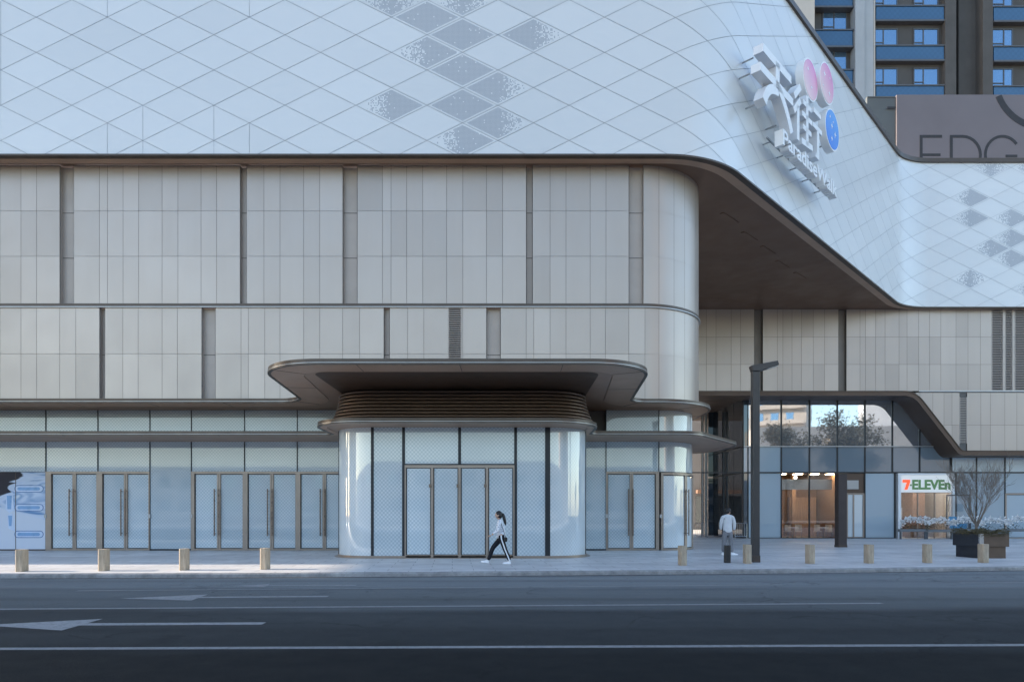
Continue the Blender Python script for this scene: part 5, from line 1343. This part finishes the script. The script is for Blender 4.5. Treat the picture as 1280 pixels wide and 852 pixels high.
def woman():
    x0, y0, z0 = foot(625., 704.)
    rt = thing('person', (x0, y0, z0), 'woman with black ponytail walking left past the glass entrance in striped black trousers', 'person')
    P = lambda x, y, z: (x0 + x, y0 + y, z0 + z)
    hip = (.035, 0, .86); body = MB()
    n = {'pel': (P(.035, 0, .88), .08, .105), 'wai': (P(.025, 0, 1.02), .07, .095), 'che': (P(.0, 0, 1.20), .098, .135), 'sho': (P(-.005, 0, 1.335), .06, .10), 'nek': (P(-.02, 0, 1.40), .043, .043), 'hb': (P(-.045, 0, 1.47), .045, .045),
         'sl': (P(.0, .155, 1.32), .052), 'el': (P(.06, .20, 1.07), .038), 'wl': (P(.115, .17, .87), .026),
         'sr': (P(.0, -.155, 1.32), .052), 'er': (P(-.06, -.20, 1.07), .038), 'wr': (P(-.26, -.17, .905), .026),
         'hl': (P(.03, .085, .84), .082), 'kl': (P(-.24, .08, .50), .056), 'al': (P(-.375, .075, .12), .036),
         'hr': (P(.04, -.085, .84), .082), 'kr': (P(.15, -.085, .47), .056), 'ar': (P(.30, -.085, .13), .036)}
    e = [('pel', 'wai'), ('wai', 'che'), ('che', 'sho'), ('sho', 'nek'), ('nek', 'hb'), ('sho', 'sl'), ('sl', 'el'), ('el', 'wl'), ('sho', 'sr'), ('sr', 'er'), ('er', 'wr'), ('pel', 'hl'), ('hl', 'kl'), ('kl', 'al'), ('pel', 'hr'), ('hr', 'kr'), ('kr', 'ar')]
    add_skin(body, n, e); eyes = head(body, P(-.055, 0, 1.535), pi)
    hand(body, P(.12, .17, .86), (.12, 0, -1), (-1, 0, 0), .9, .5, 1); hand(body, P(-.27, -.17, .90), (-.85, 0, -.25), (0, .2, -1), .9, .5, -1)
    body.build('body', SKIN, rt, smooth=True, angle=80, merge=False); eyes.build('eyes', HAIR, rt, merge=False)
    # trousers with a white side stripe
    m = MB(); t = {'p': (P(.032, 0, .98), .105, .14), 'c': (P(.035, 0, .82), .11, .145),
         'hl': (P(.015, .085, .78), .098), 'kl': (P(-.23, .08, .50), .078), 'ml': (P(-.30, .08, .30), .07), 'al': (P(-.375, .075, .10), .062),
         'hr': (P(.05, -.085, .78), .098), 'kr': (P(.155, -.085, .47), .078), 'mr': (P(.23, -.085, .30), .07), 'ar': (P(.305, -.085, .10), .064)}
    add_skin(m, t, [('p', 'c'), ('c', 'hl'), ('hl', 'kl'), ('kl', 'ml'), ('ml', 'al'), ('c', 'hr'), ('hr', 'kr'), ('kr', 'mr'), ('mr', 'ar')]); m.build('trousers', surf('black_cloth', (.012, .013, .018), .8, 0, .3, .15, 12.), rt, smooth=True, angle=80, merge=False)
    m = MB(); st = [(.035, -.158, .90), (.05, -.186, .78), (.105, -.176, .62), (.155, -.167, .47), (.235, -.158, .28), (.31, -.151, .09)]
    for a, b in zip(st, st[1:]):
        m.mesh([P(a[0] - .02, a[1], a[2]), P(a[0] + .02, a[1], a[2]), P(b[0] + .02, b[1], b[2]), P(b[0] - .02, b[1], b[2]), P(a[0] - .02, a[1] + .03, a[2]), P(a[0] + .02, a[1] + .03, a[2]), P(b[0] + .02, b[1] + .03, b[2]), P(b[0] - .02, b[1] + .03, b[2])], [(0, 3, 2, 1), (0, 1, 5, 4), (2, 3, 7, 6), (1, 2, 6, 5), (0, 4, 7, 3)])
    m.build('trouser_stripe', M['sign_white'], rt, merge=False)
    # white top with small print
    mt, nt, p = new_mat('white_printed_cloth'); w2 = noise(nt, 26., 2, .5); L(nt, mixc(nt, ramp(nt, w2, .58, .62), (.74, .76, .80), (.30, .34, .42)), p.inputs['Base Color']); p.inputs['Roughness'].default_value = .8
    m = MB(); t = {'h': (P(.04, 0, .77), .122, .158), 'b': (P(.035, 0, .90), .125, .16), 'w': (P(.028, 0, 1.02), .115, .145), 'c': (P(.0, 0, 1.20), .118, .15), 's': (P(-.003, 0, 1.335), .07, .11), 'n': (P(-.012, 0, 1.375), .05, .05),
         'sl': (P(.0, .165, 1.315), .07), 'el': (P(.06, .205, 1.08), .055), 'xl': (P(.09, .19, .97), .05), 'sr': (P(.0, -.165, 1.315), .07), 'er': (P(-.06, -.205, 1.07), .057), 'xr': (P(-.21, -.18, .94), .052)}
    add_skin(m, t, [('h', 'b'), ('b', 'w'), ('w', 'c'), ('c', 's'), ('s', 'n'), ('s', 'sl'), ('sl', 'el'), ('el', 'xl'), ('s', 'sr'), ('sr', 'er'), ('er', 'xr')]); m.build('blouse', mt, rt, smooth=True, angle=80, merge=False)
    m = MB(); ball(m, P(-.035, 0, 1.575), .105, .09, .098); ball(m, P(-.005, 0, 1.53), .085, .088, .11)
    add_skin(m, {'a': (P(.055, 0, 1.585), .040), 'b': (P(.10, 0, 1.56), .046), 'c': (P(.135, 0, 1.42), .055), 'd': (P(.165, 0, 1.29), .045), 'e': (P(.185, 0, 1.21), .012)}, [('a', 'b'), ('b', 'c'), ('c', 'd'), ('d', 'e')]); m.build('hair', HAIR, rt, smooth=True, angle=80, merge=False)
    m = MB(); shoe(m, P(-.36, .075, .015), (-1, 0), .25, .13); m.build('shoe', M['sign_white'], rt, smooth=True, angle=50)
    m = MB(); shoe(m, P(.335, -.085, .0), (-1, 0), .25, .0); m.build('shoe', M['sign_white'], rt, smooth=True, angle=50)
    bg = thing('shoulder_bag', P(.19, -.16, .82), 'small black bag hanging at the back of the walking woman', 'bag')
    m = MB(); m.box(x0 + .13, x0 + .235, y0 - .23, y0 - .11, z0 + .70, z0 + .84); m.build('pouch', HAIR, bg, bevel=.025)
    m = MB(); m.tube([P(.18, -.17, .83), P(.13, -.20, 1.0), P(.05, -.20, 1.25), P(.0, -.10, 1.39), P(-.01, .0, 1.42)], .009, 6); m.build('strap', HAIR, bg)
woman()
def man():
    x0, y0, z0 = foot(909.5, 693.)
    rt = thing('person', (x0, y0, z0), 'man in a white jacket, grey trousers and black cap standing with his back turned', 'person')
    P = lambda x, y, z: (x0 + x, y0 + y, z0 + z); body = MB()
    n = {'pel': (P(0, 0, .95), .11, .08), 'wai': (P(0, 0, 1.12), .11, .08), 'che': (P(0, .0, 1.32), .15, .105), 'sho': (P(0, 0, 1.47), .11, .07), 'nek': (P(.01, .01, 1.54), .05, .05), 'hb': (P(.02, .02, 1.60), .05, .05),
         'sl': (P(-.19, 0, 1.44), .058), 'el': (P(-.23, .03, 1.16), .044), 'wl': (P(-.20, .13, .93), .03), 'sr': (P(.19, 0, 1.44), .058), 'er': (P(.25, .0, 1.16), .044), 'wr': (P(.27, .10, .92), .03),
         'hl': (P(-.10, 0, .90), .09), 'kl': (P(-.13, .02, .50), .062), 'al': (P(-.15, .0, .12), .04), 'hr': (P(.10, 0, .90), .09), 'kr': (P(.13, .03, .50), .062), 'ar': (P(.15, .0, .12), .04)}
    add_skin(body, n, [('pel', 'wai'), ('wai', 'che'), ('che', 'sho'), ('sho', 'nek'), ('nek', 'hb'), ('sho', 'sl'), ('sl', 'el'), ('el', 'wl'), ('sho', 'sr'), ('sr', 'er'), ('er', 'wr'), ('pel', 'hl'), ('hl', 'kl'), ('kl', 'al'), ('pel', 'hr'), ('hr', 'kr'), ('kr', 'ar')])
    eyes = head(body, P(.03, .03, 1.665), radians(28), 1.02)
    hand(body, P(-.20, .14, .92), (.1, .3, -1), (1, 0, 0), 1., .5, 1); hand(body, P(.27, .105, .91), (0, .3, -1), (-1, 0, 0), 1., .5, -1)
    body.build('body', SKIN, rt, smooth=True, angle=80, merge=False); eyes.build('eyes', HAIR, rt, merge=False)
    m = MB(); t = {'p': (P(0, 0, 1.04), .15, .11), 'c': (P(0, 0, .88), .15, .115), 'hl': (P(-.105, 0, .82), .105), 'kl': (P(-.135, .02, .50), .092), 'al': (P(-.155, 0, .09), .08), 'hr': (P(.105, 0, .82), .105), 'kr': (P(.135, .03, .50), .092), 'ar': (P(.155, 0, .09), .08)}
    add_skin(m, t, [('p', 'c'), ('c', 'hl'), ('hl', 'kl'), ('kl', 'al'), ('c', 'hr'), ('hr', 'kr'), ('kr', 'ar')]); m.build('trousers', surf('grey_cloth', (.20, .20, .215), .85, 0, .3, .15, 14.), rt, smooth=True, angle=80, merge=False)
    m = MB(); t = {'h': (P(0, 0, .82), .17, .13), 'b': (P(0, 0, .93), .187, .142), 'w': (P(0, 0, 1.12), .18, .135), 'c': (P(0, 0, 1.32), .185, .135), 's': (P(0, 0, 1.475), .12, .085), 'n': (P(.008, .005, 1.535), .068, .065),
         'sl': (P(-.195, 0, 1.43), .085), 'el': (P(-.245, .03, 1.17), .072), 'xl': (P(-.215, .12, .95), .055), 'sr': (P(.195, 0, 1.43), .085), 'er': (P(.265, 0, 1.17), .072), 'xr': (P(.275, .09, .94), .055)}
    add_skin(m, t, [('h', 'b'), ('b', 'w'), ('w', 'c'), ('c', 's'), ('s', 'n'), ('s', 'sl'), ('sl', 'el'), ('el', 'xl'), ('s', 'sr'), ('sr', 'er'), ('er', 'xr')]); m.build('jacket', surf('white_cloth', (.60, .61, .63), .85, 0, .3, .08, 6.), rt, smooth=True, angle=80, merge=False)
    m = MB(); ball(m, P(.022, .025, 1.70), .108, .100, .092); ball(m, P(-.012, .01, 1.665), .098, .096, .105); m.build('cap', HAIR, rt, smooth=True, angle=80, merge=False)
    for sx_ in (-1, 1):
        m = MB(); shoe(m, P(sx_ * .15 - .03, -.05, 0), (.75 if sx_ > 0 else .1, 1) if sx_ < 0 else (1, .25), .28); m.build('shoe', M['sign_white'], rt, smooth=True, angle=50)
man()

# ------------------------------------------------------------------ the other side of the street (seen in the glass, and it shapes the light)
GT = thing('sun_blocker', (-82, 6, -.6), 'added slab block out of view, slotted to pass one strip of sun', 'building')
mb = MB(); mb.box(-76, -72, -16, 18.2, -.6, 80); mb.box(-76, -72, 21.3, 30, -.6, 80); mb.box(-76, -72, 18.2, 21.3, 30.2, 80); mb.build('wall', M['city_pale'], GT, merge=False)  # unseen block added to shade the street; its slot lights the kerb strip
def city_block(name, label, X0, Y0, w_, d_, h, rot, mat, floors=True, wmat='tower_glass'):
    o = thing(name, (0, 0, -.6), label, 'building'); mb = MB(); mb.box(-w_ / 2, w_ / 2, -d_ / 2, d_ / 2, 0, h)
    wl = mb.build('wall', mat, None); 
    if floors:
        m2, m3 = MB(), MB(); z = 2.5; 
        while z < h - 2:
            x = -w_ / 2 + 1.2
            while x < w_ / 2 - 2.4:
                m2.box(x, x + 1.5, d_ / 2 - .05, d_ / 2 + .03, z, z + 1.5); x += 3.
            m3.box(-w_ / 2 + .6, w_ / 2 - .6, d_ / 2, d_ / 2 + .9, z - .9, z - .75); m3.box(-w_ / 2 + .6, w_ / 2 - .6, d_ / 2 + .8, d_ / 2 + .9, z - .75, z)
            z += 3.1
        a = m2.build('window', M[wmat], None, merge=False); b = m3.build('balcony', mat, None, merge=False); a.parent = o; b.parent = o
    wl.parent = o; o.location = (X0, Y0, -.6); o.rotation_euler = (0, 0, rot)
    return o
RB = thing('rear_building', (14, 78, -.6), 'pale rear building glimpsed through the narrow passage', 'building')
mb = MB(); mb.box(-12, 60, 78, 84, -.6, 15); mb.build('wall', M['city_rear'], RB)
for k in range(8):
    mb = MB(); mb.box(5 + k * 4., 8 + k * 4., 77.95, 78.05, .6, 3.6); mb.build('window', M['dark_glass'], RB)
    mb = MB(); mb.box(5 + k * 4., 8 + k * 4., 77.2, 78.0, 3.9, 4.3); mb.build('awning', M['city_brown'], RB)
city_block('balcony_block', 'beige apartment block with balconies across the street', 57, -48, 11, 12, 62, radians(28), M['city_pale'])
city_block('white_block', 'narrow white apartment block across the street', 86, -64, 6.5, 10, 66, radians(20), M['city_white'], False)
city_block('low_hall', 'long low white hall across the street', 78, -38, 60, 10, 18.9, radians(6), M['city_pale'], False)
city_block('brown_block', 'brown office block across the street', 97, -42, 12, 14, 27, radians(30), M['city_brown'])
def leafy_tree(name, loc, h, rad, label, seed):
    rr = random.Random(seed); o = thing(name, loc, label, 'tree', 'street trees on the opposite pavement'); tr, lf = MB(), MB(); base = Vector(loc)
    tr.tube([base, base + Vector((.1, 0, h * .3)), base + Vector((0, .2, h * .62))], [.28, .2, .1], 8)
    tips = []
    for k in range(16):
        a, b = base + Vector((0, 0, h * rr.uniform(.28, .6))), base + Vector((rr.gauss(0, rad * .55), rr.gauss(0, rad * .55), h * rr.uniform(.5, .97))); tr.tube([a, (a + b) / 2 + Vector((0, 0, .4)), b], [.09, .06, .02], 5); tips += [b, (a * .4 + b * .6)]
    for k in range(8000):
        c = rr.choice(tips) + Vector((rr.gauss(0, rad * .22), rr.gauss(0, rad * .22), rr.gauss(0, rad * .2))); d = Vector((rr.gauss(0, 1), rr.gauss(0, 1), rr.gauss(0, 1))).normalized(); e_ = d.cross(Vector((rr.gauss(0, 1), rr.gauss(0, 1), rr.gauss(0, 1)))).normalized(); s = rr.uniform(.16, .32)
        lf.poly([tuple(c - d * s), tuple(c + e_ * s * .5), tuple(c + d * s), tuple(c - e_ * s * .5)], None, rr.uniform(-.3, .3))
    tr.build('trunk', M['bark'], o, smooth=True, merge=False); lf.build('crown', M['leaf'], o, merge=False, recalc=False)
city_block('long_office_block', 'long grey office block facing the mall entrance across the street', -25, -40, 150, 12, 8.5, 0., M['city_white'])
leafy_tree('street_tree', (53.8, -12, .12), 18.8, 3.8, 'taller brown green street tree across the road', 1)
leafy_tree('street_tree', (44.0, -13, .12), 15.0, 3.4, 'shorter brown green street tree across the road', 2)
